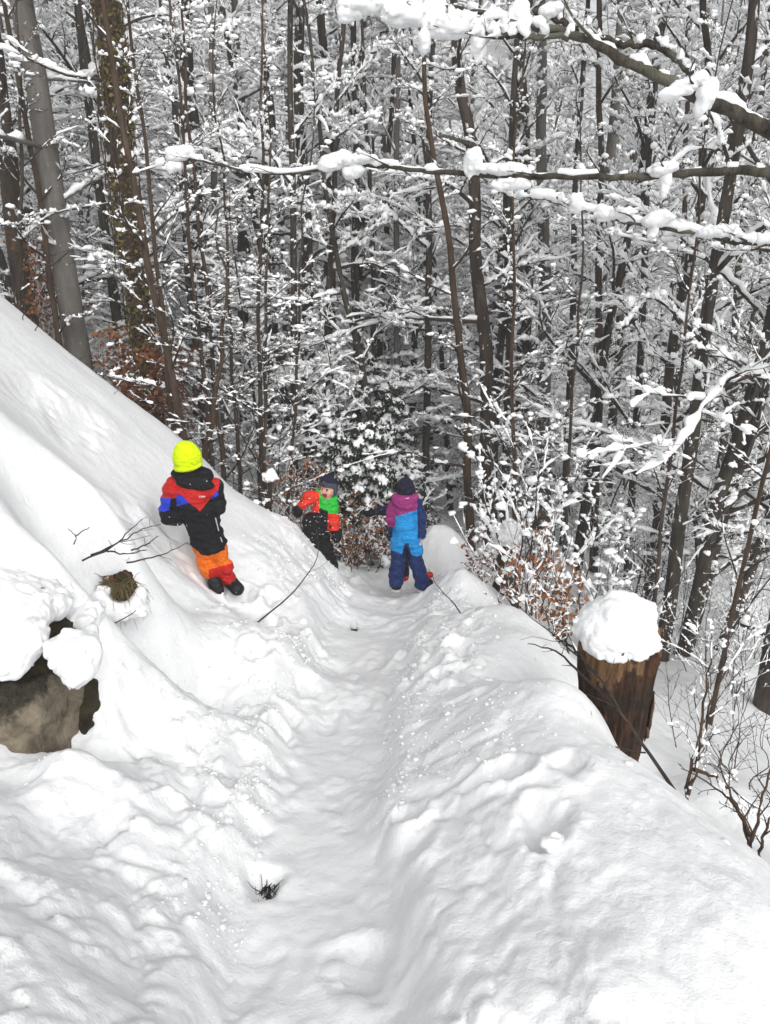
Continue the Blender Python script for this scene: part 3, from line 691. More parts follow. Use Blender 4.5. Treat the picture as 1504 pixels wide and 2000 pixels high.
    for (a, b, c) in ((j(418, 1134, -.03), j(424, 1152, -.06), j(415, 1140, .04)), (j(452, 1138, .01), j(463, 1150, -.05), j(468, 1150, .06))):
        shape('boot', [cap(a, b, .056, .052), cap(b, c, .048, .042)], .0085, .02, [C_BOOT], None, root, off, .004)
person_yellow()

# ---------------- the laughing child, facing the camera, arms out, knee-deep in snow
def person_laughing():
    j = J(7.2); root_p = j(650, 1104); off = root_p
    root = empty('person', root_p, 'laughing child in a green and red jacket facing uphill with arms spread', 'child')
    hd = j(641, 953.5); nk = j(640, 975); ch = j(634, 1000); pv = j(616, 1040)
    sl, sr = j(622, 970), j(650, 986); el, er = j(604, 972, -.02), j(651, 1012, -.03); wl, wr = j(590, 988, -.05), j(652, 1033, -.08)
    kl, kr = j(622, 1066, -.02), j(636, 1070, -.03); al, ar = j(640, 1102), j(651, 1106)
    fx = np.array([-.42, -.86, -.05]); fx /= np.linalg.norm(fx); rt = np.cross(fx, [0, 0, 1]); rt /= np.linalg.norm(rt); up = np.cross(rt, fx)   # face points to the left and at the camera
    def L(a, b, c): return hd+rt*a+fx*b+up*c
    head = [ell(hd, (.075, .08, .095)), ell(L(0, .03, -.045), (.055, .05, .05)), cap(L(0, .075, .012), L(0, .092, -.012), .009, .013), ell(L(.04, .055, -.025), (.025, .025, .025)), ell(L(-.04, .055, -.025), (.025, .025, .025)), ell(L(.078, 0, -.01), (.012, .02, .024)), ell(L(-.078, 0, -.01), (.012, .02, .024))]
    mouth = ell(L(0, .088, -.052), (.026, .026, .024))
    def pick(c):
        m = np.zeros(len(c), int)
        m[mouth(c) < .006] = 1
        for s in (-1, 1): m[np.linalg.norm(c-L(s*.03, .078, .014), axis=1) < .0125] = 2
        return m
    shape('body', head+[cap(hd, ch, .045, .06), cap(ch, pv, .085, .085), cap(sl, ch, .045, .06), cap(sr, ch, .045, .06), cap(sl, el, .03, .026), cap(el, wl, .026, .02), cap(sr, er, .03, .026), cap(er, wr, .026, .02), cap(pv+[-.045, 0, 0], kl, .05, .04), cap(kl, al, .04, .03), cap(pv+[.045, 0, 0], kr, .05, .04), cap(kr, ar, .04, .03)],
            .0072, .014, [C_SKIN, C_LIP, C_EYE], pick, root, off, cut=[mouth])
    shape('hair', [ell(L(0, .045, .062), (.06, .045, .022))], .006, .01, [C_HAIR], None, root, off, .004, (80, 80, 20))
    c0 = L(.0, -.012, .03)
    def hat(P): return np.maximum(ell(c0+up*.01, (.094, .097, .105))(P), -((P-hd)@(up*.93-fx*.34)-.012+0*P[..., 0]))
    hat.box = (c0-.13, c0+.13)
    def hp(c): return np.where((c-hd)@(up*.93-fx*.34) < .062, 0, 1)
    shape('hat', [hat, ell(L(.075, -.01, -.015), (.022, .045, .055)), ell(L(-.075, -.01, -.015), (.022, .045, .055))], .007, .014, [C_HGR, C_HNV], hp, root, off, .002, (80, 80, 20))
    def pj(c):
        pp = np.array([proj(q) for q in c]); m = np.zeros(len(c), int); x, y = pp[:, 0], pp[:, 1]
        m[y < 998+.36*(x-640)] = 1                       # green yoke
        m[(x < 624-.0*y) & (y < 1001)] = 2                # red sleeve at the viewer's left
        m[(x > 640) & (y > 1003) & (np.linalg.norm(c-er, axis=1) < .14)] = 2
        m[(x > 641) & (y <= 1003) & (y > 985)] = 1
        return m
    jo = shape('jacket', [ell(j(635, 990), (.125, .10, .10), .35), cap(ch, pv, .115, .125), cap(sl, el, .06, .062), cap(el, wl, .06, .045), cap(sr, er, .06, .056), cap(er, wr, .056, .046), ell(sl, (.062, .065, .06)), ell(sr, (.06, .065, .06)), cap(j(607, 1012), j(606, 1034), .075, .085)], .008, .03, [C_BLK, C_GRN, C_RED2], pj, root, off, .012, seed=11)
    shape('collar', [cap(j(622, 960, .0), j(631, 979, -.06), .03, .03), cap(j(654, 974, .0), j(637, 983, -.06), .032, .03), cap(j(622, 960, .02), j(654, 972, .06), .03, .03)], .008, .02, [C_GRN], None, jo, off, .004)
    shape('trousers', [ell(pv+[0, 0, -.03], (.125, .11, .08)), cap(pv+[-.05, 0, -.02], kl, .085, .08), cap(kl, al, .076, .05), cap(pv+[.05, 0, -.02], kr, .085, .075), cap(kr, ar, .072, .05)], .009, .03, [C_BLK], None, root, off, .008, seed=13)
    for w, d, s_ in ((wl, (-.5, -.1, -.85), (-.8, 0, .4)), (wr, (.3, -.3, -.9), (.9, .2, .3))):
        shape('glove', [*hand_sdf(w, unit(np.array(d)), unit(np.array(s_)), .012, 1.5), cap(w-np.array(d)*.03, w+np.array(d)*.03, .04, .036)], .006, .012, [C_BLK], None, root, off)
    for a in (al, ar): shape('boot', [cap(a+[0, 0, .02], a+[0, 0, -.1], .055, .05), cap(a+[0, 0, -.11], a+[-.03, -.12, -.12], .048, .042)], .011, .02, [C_BOOT], None, root, off)
person_laughing()

# ---------------- the child in the magenta and blue snowsuit, seen from behind
def person_magenta():
    j = J(7.0); root_p = j(800, 1150); off = root_p
    root = empty('person', root_p, 'child from behind in a magenta, sky blue and navy snowsuit standing on the path', 'child')
    hd = j(792, 955); nk = j(792, 970); ch = j(790, 996); wa = j(792, 1025); pv = j(794, 1048)
    sl, sr = j(769, 986), j(816, 984); el, er = j(763, 1012, .0), j(823, 1015, .0); wl, wr = j(764, 1032, .04), j(823, 1046, -.02)
    kl, kr = j(777, 1095), j(813, 1096); al, ar = j(774, 1136), j(824, 1137)
    shape('body', [ell(hd, (.075, .085, .095)), cap(hd, ch, .04, .055), cap(ch, pv, .085, .085), cap(sl, ch, .045, .06), cap(sr, ch, .045, .06), cap(sl, el, .03, .026), cap(el, wl, .026, .02), cap(sr, er, .03, .026), cap(er, wr, .026, .021), cap(pv+[-.045, 0, 0], kl, .05, .04), cap(kl, al, .04, .03), cap(pv+[.045, 0, 0], kr, .05, .04), cap(kr, ar, .04, .03),
          *hand_sdf(wr+[-.006, -.01, -.035], unit(np.array([-.18, -.1, -.97])), (-.75, -.6, 0.12), .011, 1.08)], .0085, .012, [C_SKIN], None, root, off)
    def hat(P): return np.maximum(ell(hd+[0, 0, .012], (.088, .094, .108))(P), -(P[..., 2]-hd[2]+.06))
    hat.box = (hd-.13, hd+.14)
    shape('hat', [hat], .007, .01, [C_HNV], None, root, off, .0025, (90, 90, 24))
    def ps(c):
        pp = np.array([proj(q) for q in c]); x, y = pp[:, 0], pp[:, 1]; m = np.zeros(len(c), int)     # 0 navy, 1 magenta, 2 sky blue
        m[y < 1009-.30*(x-772)] = 1; m[(y >= 1009-.30*(x-772))] = 2
        m[(x < 772) & (y < 1029)] = 1; m[(x < 766.5) & (y >= 1029) & (y < 1050)] = 0
        m[(x > 815.5-.06*(y-985)*0) & (y < 1052)] = 0
        hemy = 1079+.13*np.abs(x-794)*0-.0*x+np.where(x < 794, .30*(783-x)*-1*0, 0)
        m[(y > np.where(x < 794, 1081-.33*(783-x), 1087-.3*np.abs(x-814)))] = 0
        m[(np.abs(x-794) < 4.5+.25*np.maximum(y-1066, 0)) & (y > 1062)] = 0
        return m
    jo = shape('snowsuit', [ell(j(792, 992), (.125, .10, .10)), cap(ch, wa, .118, .115), cap(wa, pv, .115, .122), ell(pv+[-.06, -.02, -.02], (.085, .095, .085)), ell(pv+[.06, -.02, -.02], (.085, .095, .085)), cap(pv+[-.075, 0, -.03], kl, .082, .072), cap(kl, al, .072, .078), cap(pv+[.075, 0, -.03], kr, .082, .072), cap(kr, ar, .072, .08),
          cap(sl, el, .052, .048), cap(el, wl, .048, .042), cap(sr, er, .056, .054), cap(er, wr, .054, .047)], .008, .022, [C_NAV, C_MAG, C_CYA], ps, root, off, .012, seed=17)
    shape('hood', [ell(j(790, 980, -.07), (.115, .06, .072), -.1), cap(j(772, 972, -.03), j(811, 971, -.03), .04, .04), ell(j(792, 990, -.095), (.085, .035, .035), -.15)], .008, .025, [C_MAG], None, jo, off, .005, seed=19)
    p0 = j(792, 975, -.15); mb = MB()
    for a, b in (((0, .2), (.5, .55)), ((.5, .55), (.25, .0)), ((.5, .55), (1., .35)), ((.3, .35), (.9, .8))):
        mb.add(*sweep(np.array([[p0+[a[0]*.035, 0, a[1]*.02], p0+[b[0]*.035, 0, b[1]*.02]]]), np.full((1, 2), .0022), 4))
    obj('printed_emblem', mb.mesh('printed_emblem', C_LOGO, off), jo)
    shape('glove', [*hand_sdf(wl+[0, 0, -.01], unit(np.array([-.1, .25, -.95])), (.9, .3, 0), .012, 1.35)], .006, .012, [C_DNV], None, root, off)
    for (a, toe) in ((j(774, 1140), np.array([.0, .10, -.035])), (j(826, 1141), np.array([.07, .08, -.035]))):
        b = shape('boot', [cap(a+[0, 0, .03], a+[0, 0, -.02], .056, .054), cap(a+[0, 0, -.02], a+toe+[0, 0, .01], .05, .043)], .008, .02, [C_BOOT], None, root, off)
        def sole(P, a=a, toe=toe):
            d = cap(a+[0, -.01, -.05], a+toe*1.05+[0, 0, -.015], .058, .052)(P); return np.maximum(d, np.abs(P[..., 2]-(a[2]-.062))-.014)
        sole.box = (a-.2, a+.2); shape('sole', [sole], .006, .01, [C_SOLE], None, b, off, pad=0)
person_magenta()

# ---------------- the fourth child, hidden but for an arm, a leg and a red boot
def person_hidden():
    j = J(7.42); root_p = j(800, 1128); off = root_p
    root = empty('person', root_p, 'child in a dark snowsuit hidden behind the magenta one, arm held out sideways', 'child')
    hd = j(797, 964); ch = j(796, 1000); pv = j(797, 1040); sl, sr = j(776, 990), j(812, 992); el, wl = j(752, 998, -.02), j(735, 1000, -.04); er, wr = j(816, 1015, .03), j(812, 1035, .12)
    kl, kr = j(791, 1082), j(812, 1082); al, ar = j(790, 1122), j(826, 1120)
    shape('body', [ell(hd, (.07, .08, .085)), cap(hd, ch, .04, .055), cap(ch, pv, .08, .08), cap(sl, ch, .045, .06), cap(sr, ch, .045, .06), cap(sl, el, .03, .026), cap(el, wl, .026, .02), cap(sr, er, .03, .026), cap(er, wr, .026, .02), cap(pv+[-.03, 0, 0], kl, .04, .035), cap(kl, al, .035, .03), cap(pv+[.04, 0, 0], kr, .045, .04), cap(kr, ar, .038, .03)], .011, .015, [C_SKIN], None, root, off)
    shape('snowsuit', [ell(ch+[0, 0, .02], (.11, .09, .08)), cap(ch, pv, .105, .10), cap(sl, el, .048, .047), cap(el, wl, .047, .04), cap(sr, er, .048, .046), cap(er, wr, .046, .04), cap(pv+[-.03, 0, -.02], kl, .06, .052), cap(kl, al, .052, .052), cap(pv+[.04, 0, -.02], kr, .06, .052), cap(kr, ar, .052, .05)], .009, .02, [C_DNV], None, root, off, .006, seed=23)
    shape('glove', [*hand_sdf(wl, (-.93, -.1, -.25), (0, -.3, .95), .012, 1.35)], .006, .012, [C_BLK], None, root, off)
    shape('hat', [ell(hd+[0, 0, .02], (.08, .085, .08))], .009, .01, [C_HNV], None, root, off)
    for a, t in ((al, np.array([0, .1, -.03])), (ar, np.array([.08, .02, -.03]))): shape('boot', [cap(a, a+[0, 0, -.03], .045, .045), cap(a+[0, 0, -.03], a+t, .044, .038)], .009, .02, [C_RED2], None, root, off)
person_hidden()

# ------------------------------------------------------------ rocks, stump, sticks and shrubs
def rock_mat(name, a, b_, lich, thr, sc=7):
    m, t, b = mat(name, .95); tc = t.nodes.new('ShaderNodeTexCoord'); v = tc.outputs['Object']
    c = ramp(t, noise_tex(t, sc, 8, .68, v, .6), [(.3, a), (.7, b_)])
    c2 = ramp(t, noise_tex(t, 38, 4, .7, v), [(.35, (.025, .022, .016)), (.62, (.075, .066, .048)), (.76, (.20, .185, .14))])
    sep = t.nodes.new('ShaderNodeSeparateXYZ'); t.links.new(v, sep.inputs[0])
    ad = N(t, 'ShaderNodeMath', operation='MULTIPLY_ADD'); t.links.new(noise_tex(t, 5, 5, .7, v), ad.inputs[0]); ad.inputs[1].default_value = .42; t.links.new(sep.outputs[2], ad.inputs[2])
    f = ramp(t, ad.outputs[0], [(thr, (0, 0, 0)), (thr+.05, (1, 1, 1))])       # lichen crust on the upper part of the stone
    c = mixc(t, f, c, c2); t.links.new(c, b.inputs['Base Color'])
    bump(t, b, noise_tex(t, 26, 8, .75, v), 1., .03); return m
M_ROCK = rock_mat('tan_limestone', (.07, .056, .038), (.40, .34, .25), True, .84, 13)
M_EARTH = rock_mat('dark_mossy_earth', (.02, .016, .010), (.07, .055, .03), True, .5, 16)
def rough_shape(name, fs, h, k, m, label, cat, amp, sc, parent=None, off=None, group=None, seed=0, billow=True, cut=None):
    lo = np.min([f.box[0] for f in fs], 0)-amp*2-.02; hi = np.max([f.box[1] for f in fs], 0)+amp*2+.02
    def fn(P):
        d = smin([f(P) for f in fs], k); q = P
        for i in range(3):
            n = vnoise3(q[..., 0]*sc*2.1**i+7*seed, q[..., 1]*sc*2.1**i, q[..., 2]*sc*2.1**i, 50+i+seed)
            d = d-amp*.55**i*((np.abs(n)*1.7-.5) if billow else n)
        if cut is not None: d = np.maximum(d, cut(P))
        return d
    V, F = surface_nets(fn, lo, hi, h)
    off = V.mean(0)*[1, 1, 0]+[0, 0, V[:, 2].min()] if off is None else off
    me = mesh_from(name, V, F, m, None, True, off); o = obj(name, me, parent)
    if parent is None: o.location = off
    return tag(o, label, cat, group)
def slabs(c, r, planes):
    """a stone cut by flat planes: (normal, distance) pairs"""
    c = np.asarray(c, float)
    def f(P):
        d = -1e9
        for n, q in planes:
            n = np.asarray(n, float); d = np.maximum(d, (P-c)@(n/np.linalg.norm(n))-q)
        return d
    f.box = (c-r, c+r); return f
p = U(-28, 1425, 2.32)
rough_shape('boulder', [slabs(p, .42, [((1, -.15, .1), .275), ((.1, -1, .25), .20), ((-.1, .3, 1), .20), ((-1, 0, 0), .36), ((0, 1, 0), .3), ((.7, -.8, .55), .25), ((-.2, -.75, .8), .21)])], .011, .02, M_ROCK, 'big tan boulder with a dark lichen top under the snow bank', 'boulder', .022, 11, billow=False)
p = U(10, 1548, 2.1)
rough_shape('rock', [slabs(p, .3, [((1, -.2, .3), .125), ((.1, -1, .35), .10), ((0, .2, 1), .075), ((0, 0, -1), .2), ((-1, 0, 0), .28), ((0, 1, 0), .2), ((.6, -.8, .4), .12)])], .010, .02, M_ROCK, 'small brown rock under the big tan boulder at the edge', 'rock', .018, 12, billow=False)
p = U(98, 1250, 2.60)
rough_shape('mossy_stone', [ell(p, (.10, .12, .08), .4), ell(U(70, 1290, 2.5), (.14, .12, .08))], .011, .03, M_EARTH, 'dark mossy stone showing through the snow above the boulder', 'stone', .02, 13, billow=False)
p = U(180, 1400, 2.55); rough_shape('earth_bank', [ell(p, (.07, .12, .16))], .012, .03, M_EARTH, 'dark hollow of bare earth right of the big boulder', 'earth', .02, 12, billow=False)
for lab, parts in (('thick snow layer lying over the boulder with a ragged lower edge', ((-40, 1190, 2.5, .22, .22, .12), (30, 1205, 2.45, .12, .16, .08), (-20, 1255, 2.34, .13, .13, .085), (35, 1268, 2.27, .065, .07, .055), (62, 1250, 2.32, .05, .07, .05), (5, 1292, 2.24, .075, .08, .05), (70, 1180, 2.62, .14, .14, .07))),
                   ('ragged snow lump stuck on the corner of the big boulder', ((150, 1262, 2.28, .07, .08, .05), (138, 1290, 2.22, .055, .06, .05), (148, 1318, 2.18, .035, .05, .045), (163, 1285, 2.22, .035, .05, .055), (115, 1265, 2.28, .04, .05, .025), (170, 1245, 2.4, .04, .08, .04))),
                   ('snow lip in front of the brown grass tuft', ((255, 1192, 3.36, .09, .05, .045), (200, 1172, 3.36, .045, .06, .07), (222, 1195, 3.34, .06, .05, .04), (275, 1165, 3.45, .035, .06, .06))),
                   ('broken snow lip between the mossy stone and the grass tuft', ((150, 1200, 2.74, .09, .1, .04), (186, 1205, 2.85, .04, .08, .05), (188, 1232, 2.78, .03, .06, .07)))):
    fs = [ell(U(*q[:3]), q[3:]) for q in parts]; rough_shape('snow_lump', fs, .009, .05, M_SNOW, lab, 'snow lump', .013, 15, seed=len(lab), billow=True)
for (px, py, y, r, lab) in ((1075, 1730, 1.68, .035, 'snowball crumb in the footprint on the right bank'),):
    c = U(px, py, y); c[2] = ground_h(c[0], c[1])+r*.6; rough_shape('snow_crumb', [ell(c, (r*1.3, r, r*.8))], .007, .02, M_SNOW, lab, 'snow lump', .008, 30, seed=int(py))

# ---------------- twigs and sticks given as a course of photo pixels with distances
def pts(L): return np.array([U(*q) for q in L])
def smooth_line(P, M):
    n = len(P)
    if n < 3: return P[0]+(P[-1]-P[0])*np.linspace(0, 1, M)[:, None]
    t = np.linspace(0, n-1, M); i = np.clip(t.astype(int), 0, n-2); f = (t-i)[:, None]
    Q = np.vstack([2*P[0]-P[1], P, 2*P[-1]-P[-2]]); a, b, c, d = Q[i], Q[i+1], Q[i+2], Q[i+3]
    return .5*((2*b)+(-a+c)*f+(2*a-5*b+4*c-d)*f**2+(-a+3*b-3*c+d)*f**3)
def stick_mesh(mb, L, r0, r1, rs, M=14, side=0, sides=5, sl=.25, m=0):
    P = smooth_line(pts(L) if not isinstance(L, np.ndarray) else L, M); P = P+rs.normal(0, r0*.5, P.shape); R = r0+(r1-r0)*np.linspace(0, 1, M)
    mb.add(*sweep(P[None], R[None], sides), m)
    if side:
        B, R2 = grow(P[None], R[None], side, .2, .98, sl, 5, rs, .8, .15, 0, .6, .5); mb.add(*sweep(B, np.maximum(R2, .0012), 3), m)
    return P[None], R[None]
def stick(name, lines, label, cat, r=(.006, .002), side=3, seed=0, m=None, group=None, sl=.25):
    rs = np.random.default_rng(seed); mb = MB()
    for L in lines: stick_mesh(mb, L, r[0], r[1], rs, 14, side, 5, sl)
    base = pts(lines[0][:1])[0]; o = obj(name, mb.mesh(name, m or M_TWIG, base), None, base); return tag(o, label, cat, group)
stick('bare_twig', [[(160, 1094, 3.05), (215, 1070, 3.2), (250, 1040, 3.4), (278, 1015, 3.6)], [(180, 1085, 3.1), (240, 1056, 3.4), (275, 1036, 3.6), (312, 1024, 3.8)], [(205, 1075, 3.2), (245, 1082, 3.4), (288, 1074, 3.5)], [(258, 1076, 3.5), (290, 1060, 3.6), (310, 1046, 3.7)], [(248, 1100, 3.4), (300, 1088, 3.6), (340, 1074, 3.8), (367, 1059, 3.9)]], 'spray of bare twigs poking from the bank towards the yellow hat child', 'twig', (.0048, .0018), 4, 3, sl=.18)
stick('bare_twig', [[(144, 1064, 2.95), (148, 1047, 2.97), (133, 1033, 2.98)], [(148, 1047, 2.97), (160, 1038, 2.97), (175, 1031, 2.98)]], 'small forked twig on the snow mound above the grass tuft', 'twig', (.003, .0016), 0, 4)
stick('bare_twig', [[(34, 1210, 2.55), (55, 1180, 2.57), (70, 1155, 2.58), (58, 1148, 2.58)], [(70, 1155, 2.58), (80, 1149, 2.58), (89, 1147, 2.58)]], 'forked twig standing in the snow near the left edge', 'twig', (.0032, .0016), 0, 5)
stick('bare_twig', [[(165, 1232, 2.75), (210, 1222, 2.85), (245, 1207, 2.95), (266, 1193, 3.0)]], 'single curved twig beside the grass tuft hollow', 'twig', (.0038, .002), 1, 6, sl=.12)
stick('bent_stick', [[(466, 1245, 4.05), (505, 1214, 4.5), (545, 1182, 5.0), (585, 1142, 5.6), (608, 1110, 6.1), (622, 1082, 6.5), (622, 1050, 6.75), (613, 1022, 6.9)]], 'long dark bent stick arching over the snow below the laughing child', 'stick', (.0075, .0025), 2, 7, sl=.08)
stick('bent_stick', [[(906, 1205, 5.0), (885, 1178, 5.4), (868, 1160, 5.7), (850, 1138, 6.1), (838, 1112, 6.5)]], 'thin dark stick lying on the path edge right of the magenta child', 'stick', (.006, .0025), 3, 8, sl=.12)
stick('bare_twig', [[(832, 1216, 4.95), (868, 1230, 4.85)]], 'tiny twig lying flat on the path ahead of the bank', 'twig', (.003, .002), 0, 9)
stick('bare_twig', [[(35, 1866, 1.23), (68, 1868, 1.23)]], 'short dark twig lying on the snow at the lower left', 'twig', (.0025, .0015), 0, 10)
k = 0
for (a, b, lab) in (((36, 660, 7.2), (46, 612, 7.2), 'stout stub of a stem on the upper slope near the left edge'), ((48, 678, 7.1), (78, 630, 7.2), 'slanting stub beside the upright stem stub on the slope'), ((135, 715, 7.6), (170, 695, 7.8), 'pale grass stem on the crest above the slope'), ((195, 805, 7.0), (230, 762, 7.1), 'pair of thin stems on the slope left of the yellow hat'), ((180, 805, 7.0), (205, 765, 7.1), 'short thin stem beside the pair on the slope'), ((137, 850, 6.2), (165, 835, 6.2), 'lone short twig lying on the smooth slope'), ((150, 745, 7.5), (195, 765, 7.6), 'thin twig sprayed over the crest of the slope')):
    stick('bare_twig', [[a, tuple((np.array(a)+np.array(b))/2+[2, -3, 0]), b]], lab, 'twig', (.007 if k < 2 else .0035, .004 if k < 2 else .0015), 0 if k < 2 else 3, 30+k, sl=.3); k += 1

# ---------------- grass tufts
def grass(name, px, py, y, r, n, h, label, seed, leaves=0, col=None, drop=0.):
    rs = np.random.default_rng(seed); c = U(px, py, y); root = empty(name, c, label, 'grass tuft')
    f = [ell(c+[r*.25, 0, 0], (r*.6, r*.7, r*.85)), ell(c+[-r*.45, 0, -r*.35], (r*.6, r*.7, r*.5))]
    rough_shape('soil', f, .008, .02, M_EARTH, None, None, r*.2, 20, root, c, billow=False)
    a = rs.uniform(0, 6.28, n); q = np.sqrt(rs.uniform(0, 1, n)); B = c+np.stack([np.cos(a)*q*r*.9, -np.abs(np.sin(a))*q*r*.7, rs.uniform(0, .6, n)*r], 1)
    D = unit(np.stack([rs.normal(.15, .6, n), -np.abs(rs.normal(.4, .3, n)), rs.normal(.25, .6, n)], 1)); L = rs.uniform(.5, 1.1, n)*h
    t = np.linspace(0, 1, 5)[None, :, None]; P = B[:, None]+D[:, None]*t*L[:, None, None]; P[..., 2] -= (.7*t[..., 0]**2)*L[:, None]*rs.uniform(.3, 1.5, (n, 1))
    mb = MB(); mb.add(*sweep(P, .0022*(1-.8*t[..., 0])+0*P[..., 0]+.0003, 3)); o = obj('blades', mb.mesh('blades', col, c), root); o['kind'] = 'stuff'
    for i in range(leaves):
        p = c+[rs.uniform(-1, 1)*r*.8, -r*.5, r*rs.uniform(.3, 1.3)]; leaf_obj(p, rs, root, c, r*.42)
    return root
M_STRAW, _t1, _b1 = mat('dry_grass', .9); _b1.inputs['Base Color'].default_value = (.17, .13, .06, 1)
M_DKGR, _t1, _b1 = mat('dark_wet_grass', .8); _b1.inputs['Base Color'].default_value = (.02, .022, .014, 1)
def leaf_mat(name, a, b_):
    m, t, b = mat(name, .8); oi = t.nodes.new('ShaderNodeTexCoord'); t.links.new(ramp(t, noise_tex(t, 7, 3, .6, oi.outputs['Object']), [(.35, a), (.65, b_)]), b.inputs['Base Color']); return m
M_LEAF = leaf_mat('rusty_beech_leaf', (.13, .05, .02), (.28, .115, .048))
LEAF_V = np.array([(0, 0, 0), (.32, .35, .10), (0, .4, -.04), (-.32, .35, .10), (.28, .75, .08), (0, .78, -.02), (-.28, .75, .08), (0, 1.12, .05)]); LEAF_F4 = np.array([(2, 1, 4, 5), (3, 2, 5, 6)]); LEAF_F3 = np.array([(0, 1, 2), (0, 2, 3), (5, 4, 7), (6, 5, 7)])
def rand_rot(n, rs):
    q = unit(rs.normal(size=(n, 4))); w, x, y, z = q.T
    return np.stack([1-2*(y*y+z*z), 2*(x*y-z*w), 2*(x*z+y*w), 2*(x*y+z*w), 1-2*(x*x+z*z), 2*(y*z-x*w), 2*(x*z-y*w), 2*(y*z+x*w), 1-2*(x*x+y*y)], 1).reshape(n, 3, 3)
def leaves_mb(C, S, rs, mb, m=0):
    n = len(C); V = np.einsum('nij,kj->nki', rand_rot(n, rs), LEAF_V)*S[:, None, None]+C[:, None]; o = (np.arange(n)*8)[:, None, None]
    V = V.reshape(-1, 3); f4 = (o+LEAF_F4).reshape(-1, 4); f3 = (o+LEAF_F3).reshape(-1, 3)
    mb.V.append(V); mb.F += [f4+mb.n, f3+mb.n]; mb.M += [np.full(len(f4), m), np.full(len(f3), m)]; mb.n += len(V)
def leaf_obj(p, rs, root, off, s):
    mb = MB(); leaves_mb(np.array([p]), np.array([s]), rs, mb); return obj('leaf', mb.mesh('leaf', M_LEAF, off), root)
grass('grass_tuft', 232, 1150, 3.47, .10, 380, .12, 'mossy brown grass tuft in a hollow of the snow bank', 1, 5, M_STRAW)
def melt_patch(px, py, y, rx, ry, n, h, label, seed):
    """a ragged dark patch of earth and wet grass lying in the ground where the snow has gone"""
    rs = np.random.default_rng(seed); c = U(px, py, y); gz = lambda x, y_: float(ground_full(np.array([x]), np.array([y_]))[0]); c[2] = gz(c[0], c[1]); root = empty('grass_patch', c, label, 'grass patch')
    f = [ell(c+[-rx*.2, ry*.5, -.014], (rx*.55, ry*.5, .019)), ell(c+[rx*.5, -ry*.1, -.014], (rx*.4, ry*.5, .018)), ell(c+[rx*.3, -ry*1.0, -.014], (rx*.4, ry*.35, .018))]
    rough_shape('soil', f, .005, .01, M_EARTH, None, None, .012, 60, root, c, billow=False)
    a = rs.uniform(0, 6.28, n); q = np.sqrt(rs.uniform(0, 1, n)); B = np.stack([c[0]+np.cos(a)*q*rx*1.2, c[1]+np.sin(a)*q*ry*1.5, np.full(n, c[2]+.004)], 1)
    D = unit(np.stack([rs.normal(0, .7, n), rs.normal(0, 1.6, n), rs.normal(.06, .12, n)], 1)); L = rs.uniform(.4, 1.2, n)*h; t = np.linspace(0, 1, 5)[None, :, None]
    P = B[:, None]+D[:, None]*t*L[:, None, None]+rs.normal(0, .18, (n, 1, 3))*t**2*L[:, None, None]; P[..., 2] = np.maximum(P[..., 2], c[2]-.01)
    mb = MB(); mb.add(*sweep(P, .0019*(1-.7*t[..., 0])+0*P[..., 0]+.0003, 3)); o = obj('blades', mb.mesh('blades', M_DKGR, c), root); o['kind'] = 'stuff'
melt_patch(513, 1675, 1.95, .028, .085, 130, .085, 'dark wet grass showing through a melted hole in the path', 2)
melt_patch(692, 1205, 5.6, .03, .03, 22, .07, 'dark grass bits on the path in front of the children', 4)

